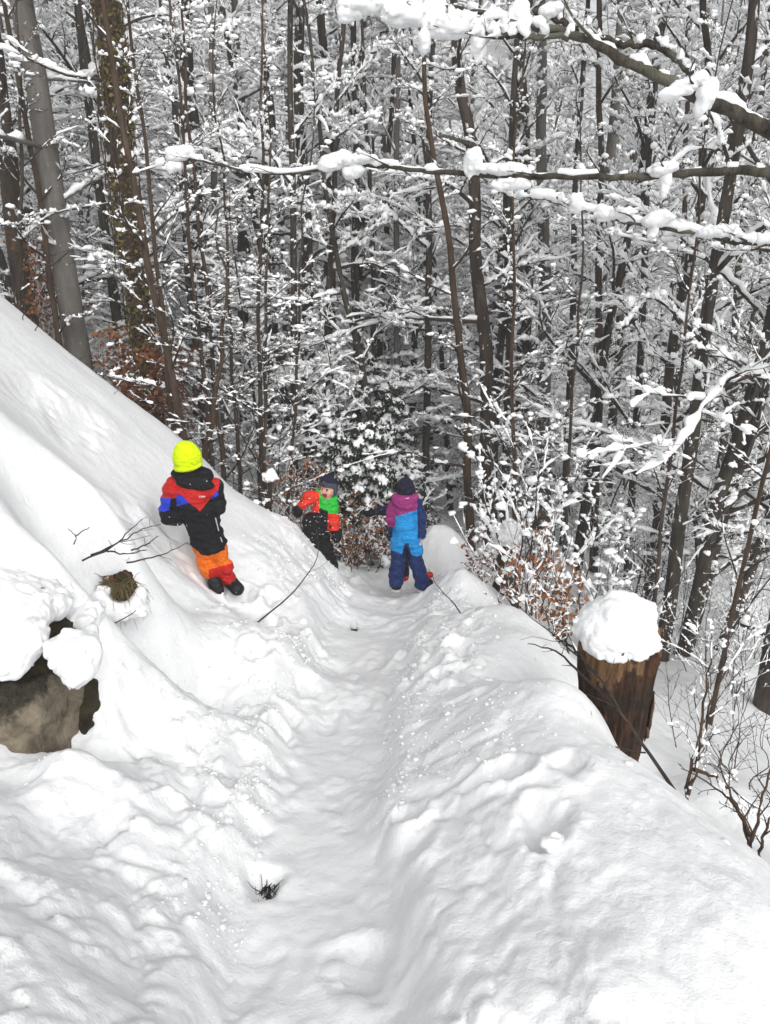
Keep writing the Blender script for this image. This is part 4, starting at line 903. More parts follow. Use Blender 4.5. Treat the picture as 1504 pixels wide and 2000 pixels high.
# ---------------- the broken stump under its cap of snow
def build_stump():
    rs = np.random.default_rng(3); y = 3.17; top = U(1215, 1245, y); bot = np.array([top[0]+.03, y, -3.35]); root = empty('tree_stump', (top[0], y, -3.05), 'thick broken stump capped with snow on the edge of the drop', 'stump'); off = np.array([top[0], y, -3.05])
    m, t, b = mat('rotten_stump_wood', .9); tc = t.nodes.new('ShaderNodeTexCoord'); mp = N(t, 'ShaderNodeMapping'); mp.inputs['Scale'].default_value = (1, 1, .16); mp.inputs['Rotation'].default_value = (0, .25, 0)
    t.links.new(tc.outputs['Object'], mp.inputs[0]); v = mp.outputs[0]
    c = ramp(t, noise_tex(t, 24, 7, .7, v, .4), [(.3, (.010, .006, .004)), (.46, (.038, .017, .009)), (.62, (.115, .052, .027)), (.8, (.24, .145, .085))])
    dk = ramp(t, noise_tex(t, 5, 5, .65, tc.outputs['Object'], .5), [(.45, (0, 0, 0)), (.58, (1, 1, 1))]); c = mixc(t, dk, c, ramp(t, noise_tex(t, 45, 5, .7, tc.outputs['Object']), [(.3, (.006, .005, .004)), (.7, (.045, .033, .022))]))
    t.links.new(c, b.inputs['Base Color']); bump(t, b, noise_tex(t, 38, 7, .75, v), 1., .02); M1 = m
    m, t, b = mat('torn_pale_wood', .85); tc = t.nodes.new('ShaderNodeTexCoord'); mp = N(t, 'ShaderNodeMapping'); mp.inputs['Scale'].default_value = (1, 1, .2); t.links.new(tc.outputs['Object'], mp.inputs[0])
    t.links.new(ramp(t, noise_tex(t, 42, 6, .7, mp.outputs[0]), [(.3, (.045, .02, .009)), (.55, (.17, .095, .045)), (.78, (.36, .25, .14))]), b.inputs['Base Color']); bump(t, b, noise_tex(t, 50, 5, .7, mp.outputs[0]), .9, .015); M2 = m
    nz, na = 60, 110; zs = np.linspace(0, 1, nz); an = np.arange(na)*2*math.pi/na; A, Z = np.meshgrid(an, zs)
    R = .128+.052*Z
    gx, gy = np.cos(A)*2.2, np.sin(A)*2.2
    R = R*(1+.10*vnoise3(gx, gy, Z*2.2, 1)+.06*vnoise3(gx*2.6+Z*1.2, gy*2.6, Z*3, 2)+.045*vnoise3(gx*6+Z*2, gy*6, Z*3, 3)+.05*np.abs(vnoise3(gx*9, gy*9, Z*3+.6*gx, 14))+.045*vnoise3(gx*14, gy*14, Z*7, 4)+.03*vnoise3(gx*30, gy*30, Z*25, 5))
    H = top[2]-bot[2]; edge = .055*vnoise3(gx*1.6, gy*1.6, 0*Z+3, 6)+.02*vnoise3(gx*6, gy*6, 0*Z, 7)
    P = np.stack([bot[0]+(top[0]-bot[0])*Z+R*np.cos(A), y+R*np.sin(A), bot[2]+Z*H+edge*Z**3], -1)
    V = P.reshape(-1, 3); i = (np.arange(nz-1)*na)[:, None]; k = np.arange(na)[None]; F = np.stack([i+k, i+(k+1) % na, i+na+(k+1) % na, i+na+k], -1).reshape(-1, 4)
    ctr = len(V); V = np.vstack([V, [[top[0], y, top[2]-.03]]]); kk = np.arange(na); F3 = np.stack([(nz-1)*na+kk, (nz-1)*na+(kk+1) % na, np.full(na, ctr)], 1)
    fcn = V[F].mean(1); ang = np.arctan2(fcn[:, 1]-y, fcn[:, 0]-top[0]); lim = top[2]-.085-.10*np.exp(-((ang+2.2)/.5)**2)-.09*vnoise2(ang*1.3+4, 0*ang, 9)-.05*vnoise2(ang*4.5, 0*ang, 10)-.02*vnoise2(ang*11, 0*ang, 11)
    obj('trunk', mesh_from('trunk', V, [F, F3], [M1, M2], np.concatenate([(fcn[:, 2] > lim).astype(int), np.ones(na, int)]), True, off), root)
    # peeling strips of bark and splinters
    for q in range(9):
        a = rs.uniform(3.5, 6.2); z0 = rs.uniform(-.7, -.05); L = rs.uniform(.1, .35); w = rs.uniform(.012, .03)
        P = np.array([[top[0]+.19*math.cos(a+.25*u), y+.19*math.sin(a+.25*u), top[2]+z0-L*u] for u in np.linspace(0, 1, 6)])
        mb = MB(); mb.add(*sweep(P[None], w*np.array([[.15, .8, 1, .9, .6, .1]]), 5, .5, .2, rs)); obj('bark_strip', mb.mesh('bark_strip', M1 if q % 3 else M2, off), root)
    c = U(1212, 1190, y); c[2] = top[2]+.075
    rough_shape('snow_cap', [ell(c, (.178, .17, .10), .1), ell(c+[.01, 0, .055], (.125, .13, .085)), ell(c+[-.035, 0, .115], (.045, .06, .045)), ell(c+[.045, 0, .11], (.04, .05, .035)), ell(c+[-.10, -.02, -.03], (.075, .11, .065)), ell(c+[.10, 0, -.045], (.075, .11, .055)), ell(c+[.0, -.08, -.065], (.13, .10, .04), .1)], .009, .06, M_SNOW, None, None, .013, 10, root, off)
build_stump()
stick('fallen_branch', [[(1335, 1585, 2.25), (1290, 1500, 2.5), (1240, 1435, 2.65), (1205, 1380, 2.75), (1160, 1310, 2.95), (1085, 1245, 3.5), (1000, 1170, 4.3)], [(1210, 1385, 2.74), (1150, 1330, 2.95), (1090, 1275, 3.2), (1030, 1255, 3.5)], [(1165, 1318, 2.93), (1120, 1265, 3.2), (1080, 1240, 3.5)]], 'long broken branch slanting across the front of the stump', 'branch', (.0095, .0025), 5, 41, M_TWIG, sl=.16)
stick('fallen_branch', [[(1260, 1470, 2.6), (1180, 1455, 2.55), (1125, 1437, 2.5), (1090, 1442, 2.45)], [(1180, 1455, 2.55), (1140, 1410, 2.6), (1100, 1445, 2.45)]], 'thin bare branch lying on the bank left of the stump foot', 'branch', (.004, .0015), 4, 42, sl=.25)

# ---------------- shrubs on the steep right edge
def shrub(lines, label, seed, r=(.009, .002), side=6, sl=.35, m=None, snow=.0, name='bare_shrub', cat='shrub', group=None, leaves=0, lr=.1, ls=.04):
    rs = np.random.default_rng(seed); base = pts(lines[0][:1])[0]; root = empty(name, base, label, cat, group); q = MB(); B = []
    for L in lines:
        mb = MB(); P, R = stick_mesh(mb, L, r[0], r[1], rs, 14, 0); B2, R2 = grow(P, R, side, .12, 1., sl, 6, rs, .75, .2, .0, .7, .5)
        mb.add(*sweep(B2, np.maximum(R2, .0014), 4)); B3, R3 = grow(B2, R2, 3, .2, 1., .45, 4, rs, .75, .15, 0, .7, .5); mb.add(*sweep(B3, np.maximum(R3, .0012), 3))
        obj('stem', mb.mesh('stem', m or M_TWIG, base), root); B += [B2, B3]
        if snow:
            q.add(*snow_on(P, R, 22, snow*1.2, rs, .6, 5)); q.add(*snow_on(B2, R2, 14, snow, rs, .5, 5)); q.add(*snow_on(B3, R3, 9, snow*.9, rs, .3, 4)); A_ = np.concatenate([B2[:, 2:].reshape(-1, 3), B3[:, -1]]); A_ = A_[rs.uniform(0, 1, len(A_)) < .3]; q.add(*blobs(A_+[0, 0, snow*.5], snow*rs.uniform(.5, 1.25, len(A_)), rs, .5))
    if snow: o = obj('snow_load', q.mesh('snow_load', M_FLUFF, base), root); o['kind'] = 'stuff'
    if leaves:
        P = np.concatenate([b.reshape(-1, 3) for b in B]); C = P[rs.integers(0, len(P), leaves)]+rs.normal(0, lr, (leaves, 3))*.25
        mb = MB(); leaves_mb(C, rs.uniform(.7, 1.3, leaves)*ls, rs, mb); o = obj('leaves', mb.mesh('leaves', M_LEAF, base), root); o['kind'] = 'stuff'
    return root
shrub([[(1336, 1582, 2.5), (1345, 1530, 2.55), (1358, 1480, 2.6), (1385, 1390, 2.7), (1430, 1290, 2.8), (1470, 1230, 2.9)], [(1345, 1550, 2.5), (1362, 1480, 2.6), (1370, 1390, 2.65), (1385, 1300, 2.7), (1392, 1230, 2.75)], [(1352, 1500, 2.55), (1400, 1520, 2.6), (1450, 1560, 2.6), (1500, 1590, 2.6)]], 'leafless shrub rooted right of the stump foot with snow on its fork', 51, (.0095, .002), 6, .28, M_STEM, .012)
shrub([[(1462, 1672, 2.15), (1478, 1600, 2.2), (1500, 1520, 2.25), (1520, 1420, 2.3)], [(1478, 1680, 2.15), (1496, 1620, 2.2), (1530, 1540, 2.3)], [(1470, 1640, 2.2), (1440, 1580, 2.3), (1400, 1540, 2.4), (1330, 1500, 2.5)], [(1465, 1660, 2.2), (1450, 1600, 2.25), (1420, 1530, 2.3), (1405, 1470, 2.4)]], 'reddish bare shrub at the right edge below the stump', 52, (.008, .002), 6, .3, M_STEM, 0)
shrub([[(1440, 1760, 1.9), (1475, 1770, 1.85), (1504, 1810, 1.8)], [(1430, 1715, 1.95), (1465, 1750, 1.9), (1500, 1800, 1.85)]], 'thin drooping twigs at the lower right edge', 53, (.003, .0015), 2, .2)
def stem_line(px, y, px1, py1, w=.0, rs=random, n=5, cut=1.):
    z0 = -5.
    for _ in range(6): xx = (px-752)/FPX*depth(y, z0); z0 = ground_h(xx, y)
    a = np.array([xx, y, z0-.1]); b = U(px1, py1, y+.3); return np.array([a+(b-a)*t+np.array([rs.gauss(0, w), rs.gauss(0, w), 0])*math.sin(3*t) for t in np.linspace(0, cut, n)])
def thicket(rows, label, seed, **k):
    return shrub([stem_line(*q) for q in rows], label, seed, **k)
_pts0 = pts
def pts(L): return L[:] if isinstance(L, np.ndarray) else _pts0(L)
# leafy beech shrubs with last year's rusty leaves
K = dict(name='beech_shrub', cat='shrub', m=M_STEM, r=(.007, .002), side=8, sl=.4, snow=.013)
thicket([(1040, 5.0, 1010, 1080, .03), (1065, 5.1, 1075, 1090, .03), (1085, 5.2, 1120, 1120, .03), (1050, 5.2, 1050, 1040, .03), (1075, 5.0, 1100, 1150, .02)], 'rusty-leaved beech shrub just left of the snow-capped stump', 61, leaves=400, lr=.12, ls=.04, **K)
thicket([(960, 6.6, 905, 1060, .03), (950, 6.6, 940, 1030, .03), (985, 6.4, 960, 1080, .03), (930, 6.7, 915, 1100, .02)], 'sparse rusty-leaved shrub on the path edge right of the magenta child', 62, leaves=130, lr=.12, ls=.04, **K)
thicket([(690, 8.1, 660, 1000, .04), (700, 8.2, 690, 980, .03), (720, 8.3, 720, 1000, .03), (730, 8.2, 750, 1020, .03), (680, 8.1, 670, 1030, .02)], 'rusty-leaved beech shrub between the laughing and the magenta child', 63, leaves=520, lr=.15, ls=.045, **K)
thicket([(590, 8.6, 590, 930, .03), (605, 8.6, 625, 910, .03), (575, 8.6, 560, 920, .03), (620, 8.7, 640, 930, .03)], 'rusty-leaved shrub right behind the laughing child', 64, leaves=420, lr=.15, ls=.045, **K)
thicket([(270, 9.6, 230, 650, .05), (290, 9.5, 270, 640, .05), (310, 9.4, 320, 660, .05), (330, 9.3, 350, 690, .05), (250, 9.8, 250, 700, .05), (340, 9.2, 300, 700, .05)], 'wide rusty-leaved shrub under the ivy-clad trunk', 65, leaves=1500, lr=.25, ls=.062, **K)
thicket([(110, 10.2, 70, 500, .05), (140, 10.2, 150, 600, .05), (90, 10.2, 60, 440, .05)], 'rusty-leaved young beech beside the grey trunk', 66, leaves=700, lr=.22, ls=.06, **K)
thicket([(470, 9.2, 440, 850, .04), (500, 9.0, 520, 880, .04), (530, 8.8, 560, 900, .04), (550, 8.7, 540, 930, .03)], 'low brown shrub behind the shoulder of the slope', 67, leaves=120, lr=.15, ls=.045, **K)
K2 = dict(name='snowy_shrub', cat='shrub', m=M_TWIG, r=(.012, .003), side=10, sl=.45, snow=.036)
thicket([(1010, 6.6, 930, 900, .05), (1020, 6.6, 1000, 830, .05), (1030, 6.5, 1060, 860, .05), (1040, 6.5, 1130, 890, .05), (1015, 6.6, 960, 960, .05), (1030, 6.5, 1100, 960, .05)], 'big shrub thick with snow clumps behind the small stump', 71, **K2)
thicket([(1120, 6.2, 1080, 1010, .05), (1135, 6.2, 1170, 990, .05), (1150, 6.2, 1240, 1010, .05), (1140, 6.1, 1210, 1060, .05)], 'snow-laden shrub rising behind the snow-capped stump', 72, **K2)
thicket([(480, 9.6, 450, 740, .05), (500, 9.6, 520, 720, .05), (520, 9.5, 560, 780, .05)], 'snow-clumped shrub beyond the yellow hat child', 73, **K2)
thicket([(1350, 7.2, 1300, 1180, .05), (1380, 7.2, 1390, 1150, .05), (1420, 7.2, 1460, 1180, .05), (1450, 7.0, 1500, 1230, .05)], 'thin snowy brush on the steep slope under the forked trunk', 74, name='snowy_shrub', cat='shrub', m=M_TWIG, r=(.006, .002), side=10, sl=.45, snow=.014)

for i, (a, b_, y, lab) in enumerate(((1290, 1360, 8.6, 'fine snowy brush at the foot of the forked dark trunk'), (1400, 1500, 8.8, 'fine snowy brush around the black thin leaning trunk'), (1200, 1290, 8.8, 'fine snowy brush behind the snow-capped stump'), (1360, 1470, 6.4, 'thin bare brush on the slope below the black leaning trunk'))):
    rr = random.Random(i); thicket([(rr.uniform(a, b_), y+rr.uniform(-.4, .4), rr.uniform(a-40, b_+60), 1000+rr.uniform(-60, 100)+(150 if i == 3 else 0), .05) for _ in range(6)], lab, 80+i, name='snowy_shrub', cat='shrub', m=M_TWIG, r=(.006, .002), side=9, sl=.5, snow=.013)
thicket([(1330, 4.6, 1300, 1290, .04), (1360, 4.5, 1380, 1240, .04), (1400, 4.4, 1440, 1260, .04), (1430, 4.2, 1490, 1300, .04), (1380, 4.4, 1340, 1340, .04)], 'tangle of thin bare twigs on the drop right of the stump', 91, name='bare_shrub', cat='shrub', m=M_TWIG, r=(.005, .0015), side=9, sl=.5)
thicket([(1450, 3.4, 1430, 1420, .04), (1480, 3.3, 1500, 1400, .04), (1420, 3.5, 1390, 1430, .04), (1500, 3.2, 1540, 1440, .04)], 'thin bare twigs sticking up behind the reddish shrub at the right edge', 92, name='bare_shrub', cat='shrub', m=M_TWIG, r=(.0045, .0015), side=8, sl=.5)
# small stump and stubs with snow caps
def stub(px, py, y, r, h, cap_r, label, lean=0.):
    rs = np.random.default_rng(int(px)); t = U(px, py, y); root = empty('snow_capped_stub', t-[0, 0, h], label, 'stump'); off = t-[0, 0, h]
    P = np.array([[t+[-lean*(1-u), 0, -h*(1-u)] for u in np.linspace(0, 1, 8)]]); mb = MB(); mb.add(*sweep(P, r*(1+rs.normal(0, .08, (1, 8)))*np.linspace(1.15, 1, 8), 10, None, .12, rs)); mb.add(*blobs(np.array([t-[0, 0, r*.2]]), np.array([r*.9]), rs, .1, ICO2_V, ICO2_F))
    obj('trunk', mb.mesh('trunk', M_BARKR, off), root)
    c = t+[0, 0, cap_r*.35]; rough_shape('snow_cap', [ell(c, (cap_r, cap_r*.95, cap_r*.75)), ell(c+[cap_r*.25, 0, cap_r*.55], (cap_r*.5, cap_r*.5, cap_r*.6)), ell(c+[-cap_r*.4, 0, -cap_r*.45], (cap_r*.55, cap_r*.5, cap_r*.5))], max(.008, cap_r*.08), .04, M_FLUFF, None, None, cap_r*.16, 16, root, off)
stub(990, 1056, 7.3, .10, .6, .16, 'small dark stump under a snow cap at the bend of the path edge')
stub(528, 935, 8.4, .03, .5, .085, 'snow-capped post standing behind the shoulder of the slope', .05)
stub(430, 985, 8.9, .05, .4, .12, 'snow-covered stub half hidden behind the slope')

# ------------------------------------------------------------ the tree at the right whose boughs hang into the view
def overhang():
    rs = np.random.default_rng(77); x0, y0 = 3.75, 4.4; z0 = ground_h(x0, y0)
    root = empty('overhanging_tree', (x0, y0, z0), 'lichen-flecked boughs with snow clumps reaching in from the upper right', 'tree'); off = np.array([x0, y0, z0])
    TP, TR = trunk_line(11, .16, rs, 18, .006); TP = TP+off
    mb = MB(); mb.add(*sweep(TP, TR, 12)); obj('trunk', mb.mesh('trunk', M_MOSSY, off), root)
    def at(z): return TP[0, np.argmin(np.abs(TP[0, :, 2]-z))]*[1, 1, 0]+[0, 0, z]
    def bough(L, r, label=None, side=4, sl=.25, snow=.0, cl=(), M=40, cover=.5):
        P = pts(L); P = smooth_line(P, M)+rs.normal(0, .004, (M, 3)); u = np.linspace(0, 1, len(r)); r = np.array(r)*.88; R = np.interp(np.linspace(0, 1, M), u, r)
        mb = MB(); mb.add(*sweep(P[None], R[None], 9, None, .06, rs))
        B, R2 = grow(P[None], R[None], side, .25, 1., sl, 8, rs, .8, .1, .0, .5, .25); mb.add(*sweep(B, np.clip(R2, .002, .007), 4))
        B3, R3 = grow(B, np.clip(R2, .002, .007), 5, .2, 1., .4, 5, rs, .8, .1, .0, .5, .6); mb.add(*sweep(B3, np.maximum(R3*.6, .0012), 3))
        b = obj('bough', mb.mesh('bough', M_MOSSY, off), root)
        if snow:
            q = MB(); q.add(*snow_on(P[None, :, :], R[None], 90, snow, rs, cover, 9, .35)); q.add(*snow_on(B, R2, 14, snow*.6, rs, .35, 6))
            o = obj('snow_ridge', q.mesh('snow_ridge', M_SNOW, off), b)
        for (px, py, y, r3, rot) in cl:
            r3 = tuple(.84*q for q in r3)
            c = U(px, py, y); rough_shape('snow_clump', [ell(c, r3, rot), ell(c+[r3[0]*.5, 0, r3[2]*.25], (r3[0]*.6, r3[1]*.8, r3[2]*.6)), ell(c+[-r3[0]*.55, 0, -r3[2]*.2], (r3[0]*.5, r3[1]*.8, r3[2]*.7))], .0085, .03, M_SNOW, None, None, .010, 17, b, off, seed=int(px))
    y = 3.6
    T1 = list(at(.05))
    def L2(trunk_pt, L): return np.vstack([trunk_pt, _pts0(L)])
    bough(L2(at(-.6), [(1620, 330, 3.7), (1504, 255, 3.65), (1402, 208, 3.65), (1327, 172, 3.7), (1252, 132, 3.75), (1177, 95, 3.8), (1122, 66, 3.85), (1047, 54, 3.9), (992, 38, 3.95), (927, 22, 4.0), (850, 14, 4.1), (752, 6, 4.2)]), (.06, .042, .036, .032, .028, .025, .022, .019, .016, .013, .010, .007), None, 7, .12, .028,
          [(1012, 30, 3.9, (.05, .045, .06), .1), (1003, 62, 3.88, (.05, .04, .035), 0), (1345, 165, 3.6, (.075, .05, .03), .5), (1378, 190, 3.58, (.035, .035, .085), -.35), (1320, 180, 3.6, (.075, .045, .03), .55)], cover=.5)
    bough([(1352, 145, 3.7), (1330, 120, 3.75), (1285, 90, 3.8), (1225, 87, 3.85), (1152, 70, 3.9), (1102, 48, 3.95), (1040, 16, 4.0)], (.012, .017, .018, .017, .017, .015, .012), None, 3, .3, .03, [(1075, 22, 3.95, (.05, .04, .035), .4)], cover=.3)
    bough([(1110, 72, 3.85), (1032, 72, 3.85), (985, 72, 3.85), (930, 62, 3.85), (870, 42, 3.9), (780, 22, 3.95), (700, 12, 4.0)], (.014, .014, .013, .011, .01, .008, .004), None, 4, .25, .05,
          [(800, 30, 3.9, (.13, .07, .05), -.1), (880, 52, 3.88, (.12, .07, .05), -.15), (720, 8, 3.95, (.13, .07, .05), 0), (830, 80, 3.88, (.025, .03, .06), 0), (938, 78, 3.86, (.03, .03, .07), 0), (690, 20, 3.95, (.07, .05, .05), 0)], cover=.5)
    bough(L2(at(-.75), [(1600, 335, 4.5), (1504, 335, 4.5), (1427, 334, 4.55), (1327, 340, 4.6), (1250, 345, 4.6), (1177, 345, 4.65), (1050, 345, 4.7), (977, 342, 4.75), (850, 336, 4.8), (752, 326, 4.85), (690, 322, 4.9), (550, 340, 5.0), (450, 327, 5.05), (370, 310, 5.1), (325, 318, 5.15), (260, 340, 5.2)]), (.05, .034, .030, .027, .025, .023, .021, .020, .018, .016, .014, .012, .009, .008, .006, .005, .003), None, 10, .06, .03,
          [(350, 300, 5.1, (.085, .06, .05), .1), (340, 325, 5.1, (.06, .05, .04), 0), (655, 315, 4.9, (.11, .07, .06), .35), (700, 312, 4.88, (.10, .07, .04), 0), (690, 335, 4.88, (.07, .06, .05), 0), (925, 318, 4.75, (.055, .05, .08), .1), (985, 330, 4.74, (.14, .06, .035), -.1), (1295, 330, 4.58, (.085, .06, .045), .2), (1300, 358, 4.56, (.028, .03, .07), 0), (1000, 360, 4.72, (.11, .05, .04), -.1)], M=70, cover=.5)
    bough([(957, 336, 4.74), (930, 298, 4.75), (905, 278, 4.76), (856, 262, 4.78)], (.016, .015, .013, .01), None, 2, .3)
    bough(L2(at(-1.15), [(1600, 480, 4.8), (1504, 476, 4.8), (1450, 472, 4.8), (1400, 463, 4.85), (1300, 446, 4.9), (1200, 428, 4.95), (1130, 408, 5.0), (1050, 388, 5.05), (1005, 384, 5.1)]), (.05, .024, .02, .018, .017, .015, .013, .011, .008, .005), None, 6, .15, .043,
          [(1125, 396, 5.0, (.045, .05, .07), .2), (1285, 428, 4.88, (.10, .06, .05), .2), (1400, 452, 4.84, (.12, .06, .04), .2), (1200, 418, 4.94, (.12, .06, .04), .2), (1275, 455, 4.88, (.022, .03, .05), -.3)], M=60, cover=.97)
    # limbs on the far side of the trunk, out of the view
    for a in (.3, 1.2, -.6):
        bough(np.array([at(1.5+a)+np.array([math.cos(a), math.sin(a), .35])*q for q in np.linspace(0, 2.2, 6)]), (.05, .03, .01), None, 6, .3, .04)
overhang()

# ------------------------------------------------------------ the named trees at the left
def special_tree(px, y, px1, py1, w, meshes, label, name, H=1.0):
    la, xx, zz = lean_for(px, y, px1, py1); r = empty(name, (xx, y, zz-.05), label, 'tree'); r.rotation_euler = (0, la, 0)
    for nm, me in zip(('trunk', 'crown', 'snow_load'), meshes):
        o = obj(nm, me, r)
        if nm == 'snow_load': o['kind'] = 'stuff'
    return r
bm = build_tree_meshes('beech', 21, H=14, r0=.165, n1=22, m2=8, m3=6, lo=.17, len1=.22, snow=.038, bark=M_BEECH, cover=.8, up=.3, wob=.012, side=14)
special_tree(168, 10.2, 62, 40, 45, bm, 'smooth grey beech trunk leaning left above the snow slope', 'beech_tree')
bm = build_tree_meshes('ivy', 22, H=13, r0=.15, n1=26, m2=6, m3=5, lo=.12, len1=.15, snow=.03, bark=M_BARKR, cover=.6, up=.3, wob=.014, side=14)
iv = special_tree(312, 9.9, 186, 0, 50, bm, 'ivy-clad trunk leaning left beside the grey beech', 'ivy_clad_tree')
rs = np.random.default_rng(8); tp = np.array([v.co for v in bm[0].vertices]).reshape(34, -1, 3)
M_IVY = leaf_mat('ivy_leaf', (.075, .06, .018), (.22, .165, .05))
n = 9000; u = rs.uniform(0, 24, n); i = u.astype(int); f = (u-i)[:, None]; k = rs.integers(0, tp.shape[1], n); C = tp[i, k]*(1-f)+tp[i+1, k]*f; ctr = tp.mean(1); ax = ctr[i]*(1-f)+ctr[i+1]*f
C = ax+(C-ax)*(1.05+.5*rs.uniform(0, 1, (n, 1))**2); keep = fbm3(C, 1.6, 2, 4) > -.28; C = C[keep]; mb = MB(); leaves_mb(C, rs.uniform(.03, .065, len(C)), rs, mb)
o = obj('ivy', mb.mesh('ivy', M_IVY), iv); o['kind'] = 'stuff'
mb = MB()
for q in range(46):
    a = rs.uniform(0, 6.28); i0 = rs.integers(0, 18); i1 = min(33, i0+rs.integers(4, 12)); m_ = tp[i0:i1].mean(1); rr = np.linalg.norm(tp[i0:i1, 0]-m_, axis=1)[:, None]
    P = m_+np.stack([np.cos(a+np.linspace(0, rs.normal(0, 1.2), len(m_))), np.sin(a+np.linspace(0, rs.normal(0, 1.2), len(m_))), 0*m_[:, 0]], 1)*rr*rs.uniform(1.05, 1.6); P = smooth_line(P, 20)+rs.normal(0, .012, (20, 3)); mb.add(*sweep(P[None], np.full((1, 20), rs.uniform(.004, .011)), 4))
obj('ivy_stem', mb.mesh('ivy_stem', M_STEM), iv)

# slim saplings and poles in front of the wood on the left
def sapling_meshes(name, seed, H, r0, n1, bark, snow=.02):
    return build_tree_meshes(name, seed, H=H, r0=r0, n1=n1, m2=5, m3=3, lo=.12, len1=.20, snow=snow, bark=bark, cover=.42, up=.85, wob=.02, el=.5)
PROTO['pole_a'] = sapling_meshes('pole_a', 31, 8, .045, 16, M_STEM); PROTO['pole_b'] = sapling_meshes('pole_b', 32, 7, .028, 18, M_STEM); PROTO['pole_c'] = sapling_meshes('pole_c', 33, 6, .02, 16, M_BARKR)
RAD.update(pole_a=.045, pole_b=.028, pole_c=.02)
for key, px, y, px1, py1, w, lab in (('pole_a', 367, 8.3, 232, 0, 16, 'slim reddish pole leaning left just above the yellow hat'), ('pole_b', 345, 8.6, 280, 300, 10, 'thin stem beside the slim reddish pole'), ('pole_a', 130, 10.0, 25, 150, 13, 'reddish pole at the left of the grey beech foot'), ('pole_b', 395, 8.4, 432, 640, 13, 'curved stem springing right from behind the yellow hat'), ('pole_b', 445, 9.3, 395, 380, 11, 'thin brown stem third from the yellow hat'), ('pole_c', 468, 9.4, 440, 420, 9, 'thin brown stem leaning beside the snow-clumped shrub'), ('pole_b', 508, 9.4, 498, 250, 10, 'straight thin pole left of the snow-capped post'), ('pole_c', 522, 9.2, 516, 300, 9, 'straight dark thin pole just above the snow-capped post'), ('pole_c', 560, 9.5, 590, 500, 8, 'thin stem right of the snow-capped post'), ('pole_b', 420, 9.0, 345, 250, 10, 'thin stem leaning left behind the yellow hat'), ('pole_c', 40, 9.8, 38, 350, 9, 'thin stem at the far left of the slope crest'), ('pole_a', 925, 9.6, 878, 345, 18, 'pale bent snag rising beside the red-brown trunk'), ('pole_b', 1010, 8.6, 1000, 560, 10, 'thin stem rising from the big snowy shrub'), ('pole_c', 1250, 6.4, 1295, 1000, 9, 'thin stem close behind the snow-capped stump'), ('pole_b', 1385, 5.6, 1450, 1130, 10, 'thin branching stem on the slope right of the stump'), ('pole_c', 1100, 8.2, 1120, 700, 9, 'thin stem among the snow-laden shrubs')):
    la, xx, zz = lean_for(px, y, px1, py1); s = trunk_scale(RAD[key], w, y, zz); place_tree(key, px, y, (la, 0), .42 if 'curved' in lab else 1., None, lab, sxy=max(.6, min(1.5, s)), name='sapling', cat='sapling')

# ------------------------------------------------------------ small snowy spruces
def spruce(px, y, H, label, seed):
    rs = np.random.default_rng(seed); z0 = -5.
    for _ in range(6): xx = (px-752)/FPX*depth(y, z0); z0 = ground_h(xx, y)
    off = np.array([xx, y, z0-.1]); root = empty('spruce', off, label, 'spruce')
    TP, TR = trunk_line(H, .022*H, rs, 10, .004, sink=.2); mb = MB(); mb.add(*sweep(TP, TR, 7)); obj('trunk', mb.mesh('trunk', M_BARK), root)
    n1 = int(34*H**.5); f = np.linspace(.05, .97, n1); az = np.arange(n1)*2.4+rs.uniform(-.3, .3, n1); L = H*.33*(1-f)**.8*rs.uniform(.8, 1.15, n1)+.06
    u = np.linspace(0, 1, 8)[None, :, None]; D = np.stack([np.cos(az), np.sin(az), .25-.55*(1-f)], 1); O = np.stack([0*f, 0*f, f*H], 1)
    P = O[:, None]+D[:, None]*u*L[:, None, None]; P[..., 2] -= .22*u[..., 0]**2*L[:, None]; R = np.full((n1, 8), .006)
    B, R2 = grow(P, R, 9, .15, 1., .38, 5, rs, .85, .0, .15, .25, .5)
    mb = MB(); mb.add(*sweep(P, R, 3)); mb.add(*sweep(B, np.full(B.shape[:2], .003), 3))
    A = np.concatenate([resample(P, 14).reshape(-1, 3), resample(B, 7).reshape(-1, 3)]); A = A+rs.normal(0, .014, A.shape); d = unit(rs.normal(size=A.shape)+[0, 0, -.3])
    Nn = np.stack([A, A+d*.038, A+d*.065+[0, 0, -.008]], 1); mb.add(*sweep(Nn, np.array([[.011, .013, .001]])*np.ones((len(Nn), 1)), 3), 1)
    o = obj('crown', mb.mesh('crown', [M_BARK, M_NEEDLE]), root)
    q = MB(); q.add(*snow_on(P, R, 16, .05, rs, .8, 6)); q.add(*snow_on(B, R2, 8, .036, rs, .66, 5)); o = obj('snow_load', q.mesh('snow_load', M_FLUFF), root); o['kind'] = 'stuff'
M_NEEDLE = leaf_mat('spruce_needle', (.012, .022, .010), (.035, .05, .022))
spruce(718, 9.2, 2.05, 'small snowy spruce between the laughing and the magenta child', 1)
spruce(668, 9.8, 1.9, 'lower snowy spruce behind the laughing child', 2)
spruce(760, 11.5, 2.6, 'snowy spruce behind the magenta child', 3)

